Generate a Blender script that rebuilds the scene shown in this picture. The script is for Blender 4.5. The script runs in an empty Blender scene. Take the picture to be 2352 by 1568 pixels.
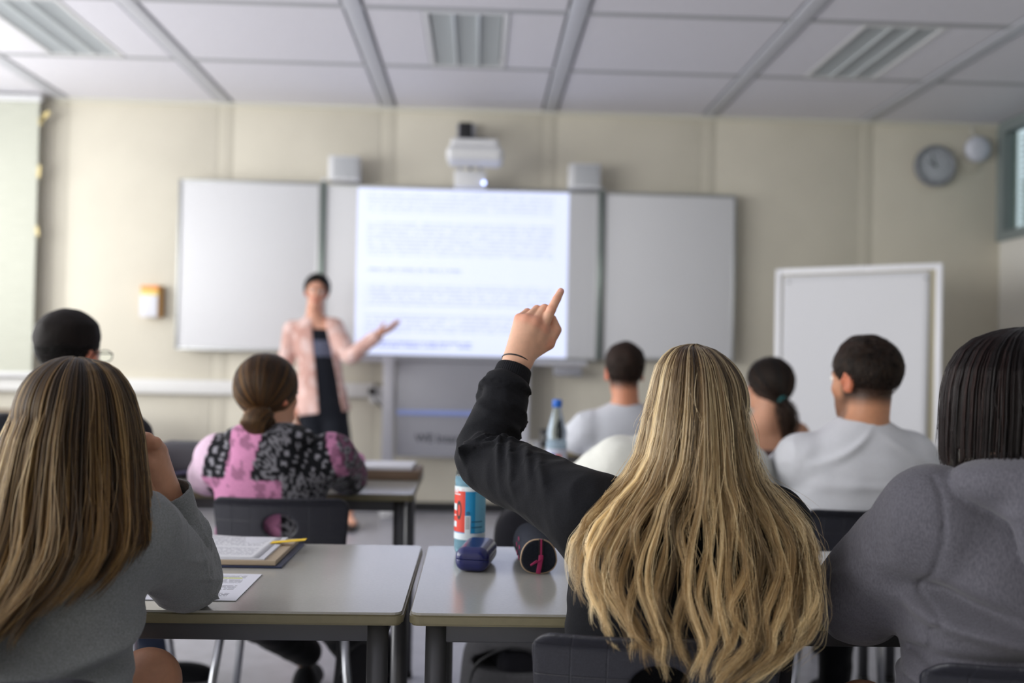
import bpy, bmesh, math, random
import numpy as np
from mathutils import Vector, Matrix

random.seed(7)
rng = np.random.default_rng(7)
SC = bpy.context.scene
COL = SC.collection
PI = math.pi

# ------------------------------------------------------------------ camera
CAM_H = 1.17
FPX = 2352 * 35.0 / 36.0
_yc = np.array([(1100 - 1176) / FPX, -(820 - 784) / FPX, -1.0]); _yc /= np.linalg.norm(_yc)
_zc = np.array([0.021, 1.0, 0.0]); _zc -= _yc * (_zc @ _yc); _zc /= np.linalg.norm(_zc)
_xc = np.cross(_yc, _zc)
R_WC = np.array([_xc, _yc, _zc])            # rows: world axes in camera space -> world = R_WC @ cam
CAM_P = np.array([0.0, 0.0, CAM_H])

cam_data = bpy.data.cameras.new('camera')
cam_data.lens = 35.0; cam_data.sensor_width = 36.0
cam_data.clip_start = 0.05; cam_data.clip_end = 100
cam_data.dof.use_dof = True
cam_data.dof.focus_distance = 1.70
cam_data.dof.aperture_fstop = 2.1
cam = bpy.data.objects.new('camera', cam_data); COL.objects.link(cam)
_m = Matrix([list(R_WC[0]) + [0], list(R_WC[1]) + [0], list(R_WC[2]) + [CAM_H], [0, 0, 0, 1]])
cam.matrix_world = _m
SC.camera = cam

def W(px, py, Y):
    """world point seen at photo pixel (px, py) that lies at distance Y into the room"""
    c = np.array([(px - 1176) / FPX, -(py - 784) / FPX, -1.0])
    w = R_WC @ c
    return CAM_P + w * (Y / w[1])

# ------------------------------------------------------------------ world and daylight
world = bpy.data.worlds.new('world'); SC.world = world; world.use_nodes = True
bg = world.node_tree.nodes['Background']
bg.inputs[0].default_value = (0.80, 0.90, 1.0, 1); bg.inputs[1].default_value = 0.9

def area(name, loc, size, size_y, energy, color, rot):
    l = bpy.data.lights.new(name, 'AREA'); l.shape = 'RECTANGLE'
    l.size = size; l.size_y = size_y; l.energy = energy; l.color = color
    o = bpy.data.objects.new(name, l); COL.objects.link(o)
    o.location = loc; o.rotation_euler = rot
    return o
ROOM = dict(x0=-4.42, x1=4.0, y0=-2.6, y1=7.55, z1=3.05)
# daylight entering by the row of windows in the left wall (light leaves each along its -Z)
WIN_Y = [(-2.3, -0.2), (0.1, 2.2), (2.5, 4.6), (4.9, 7.0)]
WIN_E = [114, 116, 112, 94]
for (a, b), e in zip(WIN_Y, WIN_E):
    area('daylight', (ROOM['x0'] - 0.12, (a + b) / 2, 1.86), b - a, 1.75, e, (1.0, 0.985, 0.96), (0, math.radians(-90), PI/2) if False else (math.radians(90), 0, math.radians(-90)))
SC.view_settings.view_transform = 'Standard'
SC.view_settings.look = 'None'
SC.view_settings.exposure = 0.0
SC.view_settings.gamma = 1.0
SC.view_settings.use_curve_mapping = False
SC.cycles.max_bounces = 8
SC.cycles.diffuse_bounces = 5
SC.cycles.transparent_max_bounces = 12

# ------------------------------------------------------------------ materials
def srgb(r, g=None, b=None):
    if g is None:
        h = r.lstrip('#'); r, g, b = (int(h[i:i+2], 16) / 255 for i in (0, 2, 4))
    f = lambda c: c / 12.92 if c <= 0.04045 else ((c + 0.055) / 1.055) ** 2.4
    return (f(r), f(g), f(b), 1)

def mat(name, col=(0.5, 0.5, 0.5, 1), rough=0.6, metal=0.0, spec=0.5, sheen=0.0, noise=None, bump=None, sss=0.0,
        attr=None, trans=0.0, emis=None, coat=0.0, ior=None, alpha=None):
    """noise=(scale, amount, stretch) varies the colour; bump=(scale, strength, distance, stretch) fine relief"""
    m = bpy.data.materials.new(name); m.use_nodes = True
    nt = m.node_tree; b = nt.nodes['Principled BSDF']
    I = b.inputs
    if len(col) == 3: col = tuple(col) + (1,)
    I['Base Color'].default_value = col; I['Roughness'].default_value = rough
    I['Metallic'].default_value = metal; I['Specular IOR Level'].default_value = spec
    if sheen: I['Sheen Weight'].default_value = sheen; I['Sheen Roughness'].default_value = 0.5
    if coat: I['Coat Weight'].default_value = coat
    if trans: I['Transmission Weight'].default_value = trans
    if ior: I['IOR'].default_value = ior
    if alpha is not None: I['Alpha'].default_value = alpha
    if sss:
        I['Subsurface Weight'].default_value = sss; I['Subsurface Radius'].default_value = (0.012, 0.004, 0.002)
        I['Subsurface Scale'].default_value = 1.0
    if emis: I['Emission Color'].default_value = emis[0]; I['Emission Strength'].default_value = emis[1]
    tc = None
    def coords(stretch):
        nonlocal tc
        if tc is None: tc = nt.nodes.new('ShaderNodeTexCoord')
        mp = nt.nodes.new('ShaderNodeMapping'); mp.inputs['Scale'].default_value = stretch
        nt.links.new(tc.outputs['Object'], mp.inputs['Vector']); return mp.outputs[0]
    src = None
    if attr:
        a = nt.nodes.new('ShaderNodeAttribute'); a.attribute_name = attr; src = a.outputs['Color']
        nt.links.new(src, I['Base Color'])
    if noise:
        sc, am, st = (tuple(noise) + ((1, 1, 1),))[:3]
        n = nt.nodes.new('ShaderNodeTexNoise'); n.inputs['Scale'].default_value = sc; n.inputs['Detail'].default_value = 4
        nt.links.new(coords(st), n.inputs['Vector'])
        r = nt.nodes.new('ShaderNodeMapRange'); r.inputs[1].default_value = 0.3; r.inputs[2].default_value = 0.7
        r.inputs[3].default_value = 1 - am; r.inputs[4].default_value = 1 + am
        nt.links.new(n.outputs['Fac'], r.inputs[0])
        mx = nt.nodes.new('ShaderNodeVectorMath'); mx.operation = 'SCALE'
        if src is None: mx.inputs[0].default_value = col[:3]
        else: nt.links.new(src, mx.inputs[0])
        nt.links.new(r.outputs[0], mx.inputs['Scale'])
        nt.links.new(mx.outputs[0], I['Base Color'])
    if bump:
        sc, stg, dist, st = (tuple(bump) + ((1, 1, 1),))[:4]
        n = nt.nodes.new('ShaderNodeTexNoise'); n.inputs['Scale'].default_value = sc; n.inputs['Detail'].default_value = 3
        nt.links.new(coords(st), n.inputs['Vector'])
        bp = nt.nodes.new('ShaderNodeBump'); bp.inputs['Strength'].default_value = stg; bp.inputs['Distance'].default_value = dist
        nt.links.new(n.outputs['Fac'], bp.inputs['Height']); nt.links.new(bp.outputs[0], I['Normal'])
    return m

M = {}
M['wall'] = mat('wall_cream', srgb('#D3CEBF'), 0.75, noise=(3, 0.03), bump=(60, 0.1, 0.002))
M['wall_strip'] = mat('wall_strip', srgb('#CDC8B9'), 0.7)
M['wall_white'] = mat('wall_white', srgb('#DAD8D2'), 0.8)
M['ceiling'] = mat('ceiling_panel', srgb('#DAD9E0'), 0.85, noise=(40, 0.02), bump=(220, 0.15, 0.002))
M['beam'] = mat('ceiling_beam', srgb('#C4C6CE'), 0.45)
M['rail'] = mat('ceiling_rail', srgb('#A6A8AC'), 0.5)
M['void'] = mat('ceiling_void', srgb('#77787A'), 0.9)
M['floor'] = mat('floor_lino', srgb('#ABABB4'), 0.33, noise=(14, 0.10), bump=(80, 0.05, 0.001))
M['base'] = mat('baseboard_black', srgb('#1B1C20'), 0.5)
M['white_plastic'] = mat('white_plastic', srgb('#DADBDD'), 0.4)
M['alu'] = mat('aluminium', srgb('#A9ABAB'), 0.35, metal=0.7)
M['hinge'] = mat('grey_green_profile', srgb('#7F8C86'), 0.4, metal=0.4)
M['board'] = mat('whiteboard', srgb('#D6D7DA'), 0.42, spec=0.35)
M['grey_metal'] = mat('grey_metal', srgb('#9A9BA3'), 0.4, metal=0.2)
M['light_metal'] = mat('light_metal', srgb('#C9CAD2'), 0.4, metal=0.15)
M['black'] = mat('black_plastic', srgb('#18191C'), 0.45)
M['desk_top'] = mat('desk_laminate', srgb('#AFAEA8'), 0.20, noise=(180, 0.03), spec=0.85)
M['desk_edge'] = mat('desk_edge', srgb('#857E64'), 0.4, noise=(60, 0.05))
M['desk_frame'] = mat('desk_frame', srgb('#55565A'), 0.38, metal=0.3, bump=(400, 0.05, 0.0005))
M['chrome'] = mat('steel_tube', srgb('#A8AAB0'), 0.28, metal=0.85)
M['paper'] = mat('paper', srgb('#DEDFE6'), 0.7)
M['wood'] = mat('brown_wood', srgb('#6B5A48'), 0.5, noise=(6, 0.2, (1, 8, 1)))

# ------------------------------------------------------------------ object helpers
def link(o, parent=None):
    COL.objects.link(o)
    if parent is not None: o.parent = parent
    return o
def tag(o, label=None, cat=None, group=None, kind=None):
    if label: o['label'] = label
    if cat: o['category'] = cat
    if group: o['group'] = group
    if kind: o['kind'] = kind
    return o
def empty(name, loc=(0, 0, 0), label=None, cat=None, group=None, rz=0.0):
    o = bpy.data.objects.new(name, None); COL.objects.link(o)
    o.location = loc; o.rotation_euler = (0, 0, rz); o.empty_display_size = 0.1
    return tag(o, label, cat, group)
def from_arrays(name, V, F, material, parent=None, smooth=True, offset=None):
    V = np.asarray(V, dtype=np.float32)
    if offset is not None: V = V - np.asarray(offset, dtype=np.float32)
    me = bpy.data.meshes.new(name)
    if isinstance(F, np.ndarray):
        n, k = F.shape
        me.vertices.add(len(V)); me.vertices.foreach_set('co', V.ravel())
        me.loops.add(n * k); me.loops.foreach_set('vertex_index', F.ravel().astype(np.int32))
        me.polygons.add(n); me.polygons.foreach_set('loop_start', np.arange(0, n * k, k, dtype=np.int32))
        try: me.polygons.foreach_set('loop_total', np.full(n, k, dtype=np.int32))
        except Exception: pass
        me.update(calc_edges=True); me.validate()
    else:
        me.from_pydata([tuple(map(float, v)) for v in V], [], F)
    if smooth: me.polygons.foreach_set('use_smooth', [True] * len(me.polygons))
    me.update()
    if material is not None: me.materials.append(material)
    o = bpy.data.objects.new(name, me); link(o, parent)
    return o
def from_bm(name, bm, material, parent=None, smooth=False, auto=None):
    me = bpy.data.meshes.new(name); bmesh.ops.recalc_face_normals(bm, faces=bm.faces)
    bm.to_mesh(me); bm.free()
    if smooth: me.polygons.foreach_set('use_smooth', [True] * len(me.polygons))
    me.materials.append(material)
    if auto is not None:
        me.set_sharp_from_angle(angle=auto) if hasattr(me, 'set_sharp_from_angle') else None
    o = bpy.data.objects.new(name, me); link(o, parent); return o
def bm_box(bm, c, s, bevel=0.0, R=None):
    m = Matrix.Translation(c) @ (R.to_4x4() if R is not None else Matrix.Identity(4)) @ Matrix.Diagonal((s[0], s[1], s[2], 1))
    r = bmesh.ops.create_cube(bm, size=1.0, matrix=m)
    if bevel > 0:
        es = set()
        for v in r['verts']: es.update(v.link_edges)
        bmesh.ops.bevel(bm, geom=list(es), offset=bevel, segments=3, affect='EDGES', profile=0.5)
def box(name, c, s, material, parent=None, bevel=0.0, R=None, smooth=None):
    bm = bmesh.new(); bm_box(bm, c, s, bevel, R)
    return from_bm(name, bm, material, parent, smooth=bevel > 0 if smooth is None else smooth, auto=0.7)
def tube_arrays(pts, r, seg=12, caps=True):
    pts = np.array(pts, float); n = len(pts)
    r = np.full(n, r) if np.isscalar(r) else np.array(r, float)
    T = np.gradient(pts, axis=0); T /= np.linalg.norm(T, axis=1)[:, None] + 1e-12
    up = np.array([0, 0, 1.0]) if abs(T[0][2]) < 0.9 else np.array([1.0, 0, 0])
    V = []; e1 = None
    for i in range(n):
        e1 = np.cross(up, T[i]) if e1 is None else e1 - T[i] * (e1 @ T[i])
        e1 /= np.linalg.norm(e1); e2 = np.cross(T[i], e1)
        a = np.linspace(0, 2 * PI, seg, endpoint=False)
        V.append(pts[i] + r[i] * (np.cos(a)[:, None] * e1 + np.sin(a)[:, None] * e2))
    V = np.concatenate(V); F = []
    for i in range(n - 1):
        for k in range(seg):
            a, b = i * seg + k, i * seg + (k + 1) % seg
            F.append([a, b, b + seg, a + seg])
    if caps: F.append(list(range(seg))[::-1]); F.append(list(range((n - 1) * seg, n * seg)))
    return V, F
def tube(name, pts, r, material, parent=None, seg=12, caps=True):
    V, F = tube_arrays(pts, r, seg, caps)
    return from_arrays(name, V, F, material, parent)
def lathe(name, prof, material, parent=None, seg=40, loc=(0, 0, 0), a0=0, a1=2 * PI):
    full = abs(a1 - a0 - 2 * PI) < 1e-6
    n = seg if full else seg + 1
    A = np.linspace(a0, a1, seg + 1)[:n]
    V = []; F = []
    for r, z in prof:
        for a in A: V.append((loc[0] + r * math.cos(a), loc[1] + r * math.sin(a), loc[2] + z))
    for i in range(len(prof) - 1):
        for k in range(seg):
            k2 = (k + 1) % n if full else k + 1
            F.append([i * n + k, i * n + k2, (i + 1) * n + k2, (i + 1) * n + k])
    return from_arrays(name, V, F, material, parent)

# ------------------------------------------------------------------ distance fields meshed with surface nets
def _hash(ix, iy, iz, seed):
    h = (ix * 374761393 + iy * 668265263 + iz * 2147483647 + seed * 974634777) & 0xffffffff
    h = ((h ^ (h >> 13)) * 1274126177) & 0xffffffff
    return ((h ^ (h >> 16)) & 0xffff).astype(np.float32) / 65535.0
def vnoise(P, seed=0):
    Pi = np.floor(P).astype(np.int64); f = (P - Pi).astype(np.float32); f = f * f * (3 - 2 * f)
    x, y, z = Pi[:, 0], Pi[:, 1], Pi[:, 2]; r = 0
    for dx in (0, 1):
        wx = f[:, 0] if dx else 1 - f[:, 0]
        for dy in (0, 1):
            wy = f[:, 1] if dy else 1 - f[:, 1]
            for dz in (0, 1):
                wz = f[:, 2] if dz else 1 - f[:, 2]
                r = r + wx * wy * wz * _hash(x + dx, y + dy, z + dz, seed)
    return r
def smin(a, b, k):
    if k <= 0: return np.minimum(a, b)
    h = np.clip(0.5 + 0.5 * (b - a) / k, 0, 1)
    return b + (a - b) * h - k * h * (1 - h)
def smax(a, b, k): return -smin(-a, -b, k)
def cone(P, a, b, ra, rb):
    a = np.asarray(a, np.float32); b = np.asarray(b, np.float32); ab = b - a
    q = P - a; t = np.clip((q @ ab) / max(float(ab @ ab), 1e-12), 0, 1)
    return np.linalg.norm(q - t[:, None] * ab, axis=1) - (ra + (rb - ra) * t)
def ell(P, c, r, R=None):
    q = P - np.asarray(c, np.float32)
    if R is not None: q = q @ R          # columns of R: local axes in world
    r = np.asarray(r, np.float32); k0 = np.linalg.norm(q / r, axis=1); k1 = np.linalg.norm(q / (r * r), axis=1)
    return k0 * (k0 - 1) / np.maximum(k1, 1e-9)
def chain(P, pts, rad, k=0.0, info=False):
    """distance to a tapering chain; info=True also returns arclength and radial vector of the nearest point"""
    pts = np.asarray(pts, np.float32); best = None; s0 = 0.0
    for i in range(len(pts) - 1):
        a, b = pts[i], pts[i + 1]; ab = b - a; L = float(np.linalg.norm(ab))
        q = P - a; t = np.clip((q @ ab) / (L * L), 0, 1); rv = q - t[:, None] * ab
        d = np.linalg.norm(rv, axis=1) - (rad[i] + (rad[i + 1] - rad[i]) * t)
        if best is None: best = d; S = s0 + t * L; RV = rv
        else:
            if info:
                m = d < best; S = np.where(m, s0 + t * L, S); RV = np.where(m[:, None], rv, RV)
            best = smin(best, d, k)
        s0 += L
    return (best, S, RV) if info else best
def bez(pts, n):
    """Catmull-Rom resampling of a joint list"""
    p = np.array(pts, float); p = np.vstack([2 * p[0] - p[1], p, 2 * p[-1] - p[-2]]); out = []
    m = len(p) - 3
    for u in np.linspace(0, m - 1e-6, n):
        i = int(u); t = u - i; a, b, c, d = p[i:i + 4]
        out.append(0.5 * (2 * b + (c - a) * t + (2 * a - 5 * b + 4 * c - d) * t * t + (3 * b - a - 3 * c + d) * t ** 3))
    return np.array(out)
def folds(S, RV, e1, e2, L):
    """L: list of (s0, phi0, width_s, width_phi, amp, tilt): creases on a sleeve"""
    phi = np.arctan2(RV @ np.asarray(e2, np.float32), RV @ np.asarray(e1, np.float32)); out = 0
    for s0, p0, ws, wp, amp, tilt in L:
        dp = (phi - p0 + PI) % (2 * PI) - PI
        out = out + amp * np.exp(-((S - s0 - tilt * dp) / ws) ** 2 - (dp / wp) ** 2)
    return out
def mesh_sdf(f, lo, hi, h, margin=0.012):
    lo = np.asarray(lo, float); hi = np.asarray(hi, float)
    B = 6
    nb = np.ceil((hi - lo) / (h * B)).astype(int) + 1
    n = nb * B + 1
    cx = [lo[i] + (np.arange(nb[i]) + 0.5) * h * B for i in range(3)]
    G = np.stack(np.meshgrid(*cx, indexing='ij'), -1).reshape(-1, 3).astype(np.float32)
    dc = f(G).reshape(nb)
    act = np.abs(dc) < h * B * 0.9 + margin
    vals = np.repeat(np.repeat(np.repeat(np.where(dc < 0, -1.0, 1.0).astype(np.float32), B, 0), B, 1), B, 2)
    vals = np.pad(vals, ((0, 1), (0, 1), (0, 1)), mode='edge')
    need = np.zeros(n, bool)
    for b in np.argwhere(act):
        s = b * B; need[s[0]:s[0] + B + 1, s[1]:s[1] + B + 1, s[2]:s[2] + B + 1] = True
    idx = np.argwhere(need)
    for i in range(0, len(idx), 400000):
        c = idx[i:i + 400000]
        v = f((lo + c * h).astype(np.float32)); vals[c[:, 0], c[:, 1], c[:, 2]] = v
    ins = vals < 0
    c8 = [ins[dx:n[0] - 1 + dx, dy:n[1] - 1 + dy, dz:n[2] - 1 + dz] for dx in (0, 1) for dy in (0, 1) for dz in (0, 1)]
    cnt = sum(c.astype(np.int8) for c in c8)
    cell = (cnt > 0) & (cnt < 8)
    ci = np.argwhere(cell)
    vid = -np.ones(cell.shape, np.int64); vid[cell] = np.arange(len(ci))
    acc = np.zeros((len(ci), 3)); num = np.zeros(len(ci))
    cor = [np.array(c) for c in np.ndindex(2, 2, 2)]
    for i in range(8):
        for j in range(i + 1, 8):
            if np.abs(cor[i] - cor[j]).sum() != 1: continue
            a = ci + cor[i]; b = ci + cor[j]
            va = vals[a[:, 0], a[:, 1], a[:, 2]]; vb = vals[b[:, 0], b[:, 1], b[:, 2]]
            m = (va < 0) != (vb < 0)
            t = va[m] / (va[m] - vb[m])
            acc[m] += a[m] + (b[m] - a[m]) * t[:, None]; num[m] += 1
    V = lo + h * acc / num[:, None]
    F = []
    for ax in range(3):
        o1, o2 = [(1, 2), (2, 0), (0, 1)][ax]
        sl = [slice(None)] * 3; sl2 = [slice(None)] * 3
        sl[ax] = slice(0, -1); sl2[ax] = slice(1, None)
        ch = ins[tuple(sl)] != ins[tuple(sl2)]
        e = np.argwhere(ch)
        e = e[(e[:, o1] > 0) & (e[:, o2] > 0) & (e[:, o1] < n[o1] - 1) & (e[:, o2] < n[o2] - 1)]
        if not len(e): continue
        d1 = np.zeros(3, int); d1[o1] = 1; d2 = np.zeros(3, int); d2[o2] = 1
        q = [e - d1 - d2, e - d2, e, e - d1]
        quad = np.stack([vid[c[:, 0], c[:, 1], c[:, 2]] for c in q], 1)
        s = ins[e[:, 0], e[:, 1], e[:, 2]]
        quad[~s] = quad[~s][:, ::-1]
        F.append(quad)
    F = np.concatenate(F); F = F[(F >= 0).all(1)]
    return V, F
def woff(p):
    r = np.zeros(3)
    while p is not None: r = r + np.array(p.location); p = p.parent
    return r
def sdf_obj(name, f, lo, hi, h, material, parent=None, colf=None, margin=0.012, extra=None):
    V, F = mesh_sdf(f, lo, hi, h, margin)
    if extra:
        for V2, F2 in extra: F = np.concatenate([F, F2 + len(V)]); V = np.concatenate([V, V2])
    o = from_arrays(name, V, F, material, parent, offset=woff(parent))
    if colf is not None:
        c = np.ones((len(V), 4), np.float32); c[:, :3] = colf(V.astype(np.float32))
        a = o.data.color_attributes.new('Col', 'FLOAT_COLOR', 'POINT'); a.data.foreach_set('color', c.ravel())
    return o
def strands(name, pts, rad, material, parent, shade=None, fade=True):
    """pts (N,K,3) world"""
    N, K, _ = pts.shape
    pts = pts - woff(parent)
    hc = bpy.data.hair_curves.new(name); hc.add_curves([K] * N)
    hc.points.foreach_set('position', pts.astype(np.float32).ravel())
    a = hc.attributes.get('radius') or hc.attributes.new('radius', 'FLOAT', 'POINT')
    t = np.linspace(0, 1, K); prof = (1 - 0.75 * t ** 3) if fade else np.ones(K)
    rr = np.broadcast_to(np.asarray(rad, np.float32).reshape(-1, 1), (N, 1)) * prof[None]
    a.data.foreach_set('value', rr.astype(np.float32).ravel())
    sh = hc.attributes.new('shade', 'FLOAT', 'CURVE')
    sh.data.foreach_set('value', (np.zeros(N) + 0.5 if shade is None else shade).astype(np.float32))
    hc.materials.append(material)
    o = bpy.data.objects.new(name, hc); link(o, parent); o['kind'] = 'stuff'
    return o
def hair_mat(name, root, tip, light, rough=0.35, mid=0.5, ior=1.45):
    m = bpy.data.materials.new(name); m.use_nodes = True; nt = m.node_tree
    nt.nodes.remove(nt.nodes['Principled BSDF'])
    h = nt.nodes.new('ShaderNodeBsdfHairPrincipled'); h.parametrization = 'COLOR'
    h.inputs['Roughness'].default_value = rough; h.inputs['Radial Roughness'].default_value = 0.55; h.inputs['IOR'].default_value = ior
    ci = nt.nodes.new('ShaderNodeHairInfo')
    at = nt.nodes.new('ShaderNodeAttribute'); at.attribute_name = 'shade'
    def ramp(fac, stops):
        rp = nt.nodes.new('ShaderNodeValToRGB'); e = rp.color_ramp.elements
        e[0].position, e[0].color = stops[0]; e[1].position, e[1].color = stops[-1]
        for p, c in stops[1:-1]: q = e.new(p); q.color = c
        nt.links.new(fac, rp.inputs[0]); return rp.outputs[0]
    base = ramp(ci.outputs['Intercept'], [(0.05, root), (0.05 + mid * 1.5 if mid < .6 else 1.0, tip)])
    lite = ramp(ci.outputs['Intercept'], [(0.05, tuple(0.5 * (a + b) for a, b in zip(root, light))), (0.75, light)])
    mx = nt.nodes.new('ShaderNodeMix'); mx.data_type = 'RGBA'
    f2 = nt.nodes.new('ShaderNodeMapRange'); f2.inputs[1].default_value = 0.5; f2.inputs[2].default_value = 1.0; nt.links.new(at.outputs['Fac'], f2.inputs[0])
    nt.links.new(f2.outputs[0], mx.inputs[0]); nt.links.new(base, mx.inputs[6]); nt.links.new(lite, mx.inputs[7])
    f3 = nt.nodes.new('ShaderNodeMapRange'); f3.inputs[1].default_value = 0.0; f3.inputs[2].default_value = 0.55; f3.inputs[3].default_value = 0.22; f3.inputs[4].default_value = 1.0; nt.links.new(at.outputs['Fac'], f3.inputs[0])
    sc = nt.nodes.new('ShaderNodeVectorMath'); sc.operation = 'SCALE'; nt.links.new(mx.outputs[2], sc.inputs[0]); nt.links.new(f3.outputs[0], sc.inputs['Scale'])
    nt.links.new(sc.outputs[0], h.inputs['Color'])
    pb = nt.nodes.new('ShaderNodeBsdfPrincipled'); pb.inputs['Roughness'].default_value = .42; pb.inputs['Specular IOR Level'].default_value = .35
    s2 = nt.nodes.new('ShaderNodeVectorMath'); s2.operation = 'SCALE'; s2.inputs['Scale'].default_value = 1.9; nt.links.new(sc.outputs[0], s2.inputs[0]); nt.links.new(s2.outputs[0], pb.inputs['Base Color'])
    ms = nt.nodes.new('ShaderNodeMixShader'); ms.inputs[0].default_value = .55
    nt.links.new(h.outputs[0], ms.inputs[1]); nt.links.new(pb.outputs[0], ms.inputs[2])
    nt.links.new(ms.outputs[0], nt.nodes['Material Output'].inputs[0])
    return m

# ================================================================== the room
X0, X1, Y0, Y1, Z1 = ROOM['x0'], ROOM['x1'], ROOM['y0'], ROOM['y1'], ROOM['z1']
def struct(o): o['kind'] = 'structure'; return o
struct(box('floor', ((X0 + X1) / 2, (Y0 + Y1) / 2, -0.05), (X1 - X0 + 0.4, Y1 - Y0 + 0.4, 0.1), M['floor']))
ceil = struct(box('ceiling', ((X0 + X1) / 2, (Y0 + Y1) / 2, Z1 + 0.09), (X1 - X0 + 0.4, Y1 - Y0 + 0.4, 0.10), M['void']))
ceil.location = (0, 0, 0)
BX = [-0.11 + 1.222 * (k + 0.5) for k in range(-4, 4)]          # beam lines
BX = [b for b in BX if X0 + 0.05 < b < X1 + 0.3]
TY = [7.55 - 1.085 * k for k in range(0, 10)]                   # cross rails
LIGHTS = [(-2.55, 1), (-0.11, 1), (2.33, 1), (-2.55, 4), (-0.11, 4), (2.33, 4), (-2.55, 7), (-0.11, 7), (2.33, 7)]
pm = {}
def panel(x0, x1, y0, y1):
    key = (round(x1 - x0, 3), round(y1 - y0, 3))
    if key not in pm:
        bm = bmesh.new(); bm_box(bm, (0, 0, 0), (key[0], key[1], 0.02), 0.003)
        o = from_bm('ceiling_panel', bm, M['ceiling'], ceil); pm[key] = o.data
    else:
        o = bpy.data.objects.new('ceiling_panel', pm[key]); link(o, ceil)
    o.location = ((x0 + x1) / 2, (y0 + y1) / 2, Z1 + 0.012)
edges = [X0] + BX + [X1]
for k in range(len(TY) - 1):
    yb, ya = TY[k] - 0.028, TY[k + 1] + 0.028
    if k == 0: yb = TY[0] - 0.03
    for i in range(len(edges) - 1):
        xa, xb = edges[i] + 0.064, edges[i + 1] - 0.064
        if xb - xa < 0.15: continue
        xm = (edges[i] + edges[i + 1]) / 2
        L = [l for l in LIGHTS if l[1] == k and abs(l[0] - xm) < 0.3]
        if L:
            panel(xa, L[0][0] - 0.245, ya, yb); panel(L[0][0] + 0.245, xb, ya, yb)
        else: panel(xa, xb, ya, yb)
for b in BX:
    if b > X1 - 0.05: continue
    o = box('ceiling_beam', (b, (Y0 + Y1) / 2, Z1 + 0.010), (0.098, Y1 - Y0, 0.03), M['beam'], ceil, 0.003)
for t in TY[1:]:
    o = box('cross_rail', ((X0 + X1) / 2, t, Z1 + 0.009), (X1 - X0, 0.046, 0.02), M['rail'], ceil)
M['reflector'] = mat('louvre_reflector', srgb('#D4D9DC'), 0.3, metal=0.35)
M['louvre_back'] = mat('lamp_cavity', srgb('#C6CACC'), 0.6)
blade_me = {}
def ceiling_light(x, k, label):
    y = (TY[k] + TY[k + 1]) / 2; ly = TY[k] - TY[k + 1] - 0.06
    r = empty('ceiling_light', (x, y, Z1), label, 'ceiling light')
    fr = bmesh.new()
    for sx in (-1, 1): bm_box(fr, (sx * 0.225, 0, 0.02), (0.03, ly, 0.045), 0.003)
    for sy in (-1, 1): bm_box(fr, (0, sy * (ly / 2 - 0.012), 0.02), (0.42, 0.024, 0.045), 0.003)
    from_bm('frame', fr, M['white_plastic'], r)
    box('housing', (0, 0, 0.06), (0.44, ly, 0.012), M['louvre_back'], r)
    for i in range(3):
        tube('lamp_tube', [(-0.14 + 0.14 * i, -ly / 2 + 0.05, 0.043), (-0.14 + 0.14 * i, ly / 2 - 0.05, 0.043)], 0.008, M['white_plastic'], r, 8)
    if 'long' not in blade_me:
        bm = bmesh.new()
        V = [(-0.016, -ly / 2 + 0.024, 0.035), (0.016, -ly / 2 + 0.024, 0.035), (0.004, -ly / 2 + 0.024, -0.004), (-0.004, -ly / 2 + 0.024, -0.004)]
        vs = [bm.verts.new(v) for v in V] + [bm.verts.new((v[0], -v[1], v[2])) for v in V]
        for f in ((0, 1, 2, 3), (7, 6, 5, 4), (0, 4, 5, 1), (1, 5, 6, 2), (2, 6, 7, 3), (3, 7, 4, 0)): bm.faces.new([vs[i] for i in f])
        me = bpy.data.meshes.new('divider'); bmesh.ops.recalc_face_normals(bm, faces=bm.faces); bm.to_mesh(me); me.materials.append(M['reflector']); blade_me['long'] = me
        bm = bmesh.new(); bm_box(bm, (0, 0, 0.012), (0.118, 0.003, 0.03))
        me = bpy.data.meshes.new('louvre_blade'); bm.to_mesh(me); me.materials.append(M['reflector']); blade_me['cross'] = me
    for i in range(2):
        o = link(bpy.data.objects.new('divider', blade_me['long']), r); o.location = (-0.07 + 0.14 * i, 0, 0)
    for i in range(3):
        for j in range(19):
            o = link(bpy.data.objects.new('louvre_blade', blade_me['cross']), r)
            o.location = (-0.14 + 0.14 * i, -ly / 2 + 0.05 + j * (ly - 0.1) / 18, 0)
    return r
ceiling_light(-2.55, 1, 'unlit louvred ceiling light cut off by the top left corner of the photo')
ceiling_light(-0.11, 1, 'unlit louvred ceiling light over the middle whiteboard and projector')
ceiling_light(2.33, 1, 'unlit louvred ceiling light with glinting blades, nearest the wall clock')
for x, k in LIGHTS[3:]:
    box('ceiling_panel', (x, (TY[k] + TY[k + 1]) / 2, Z1 + 0.012), (0.49, 1.03, 0.02), M['ceiling'], ceil)

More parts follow.
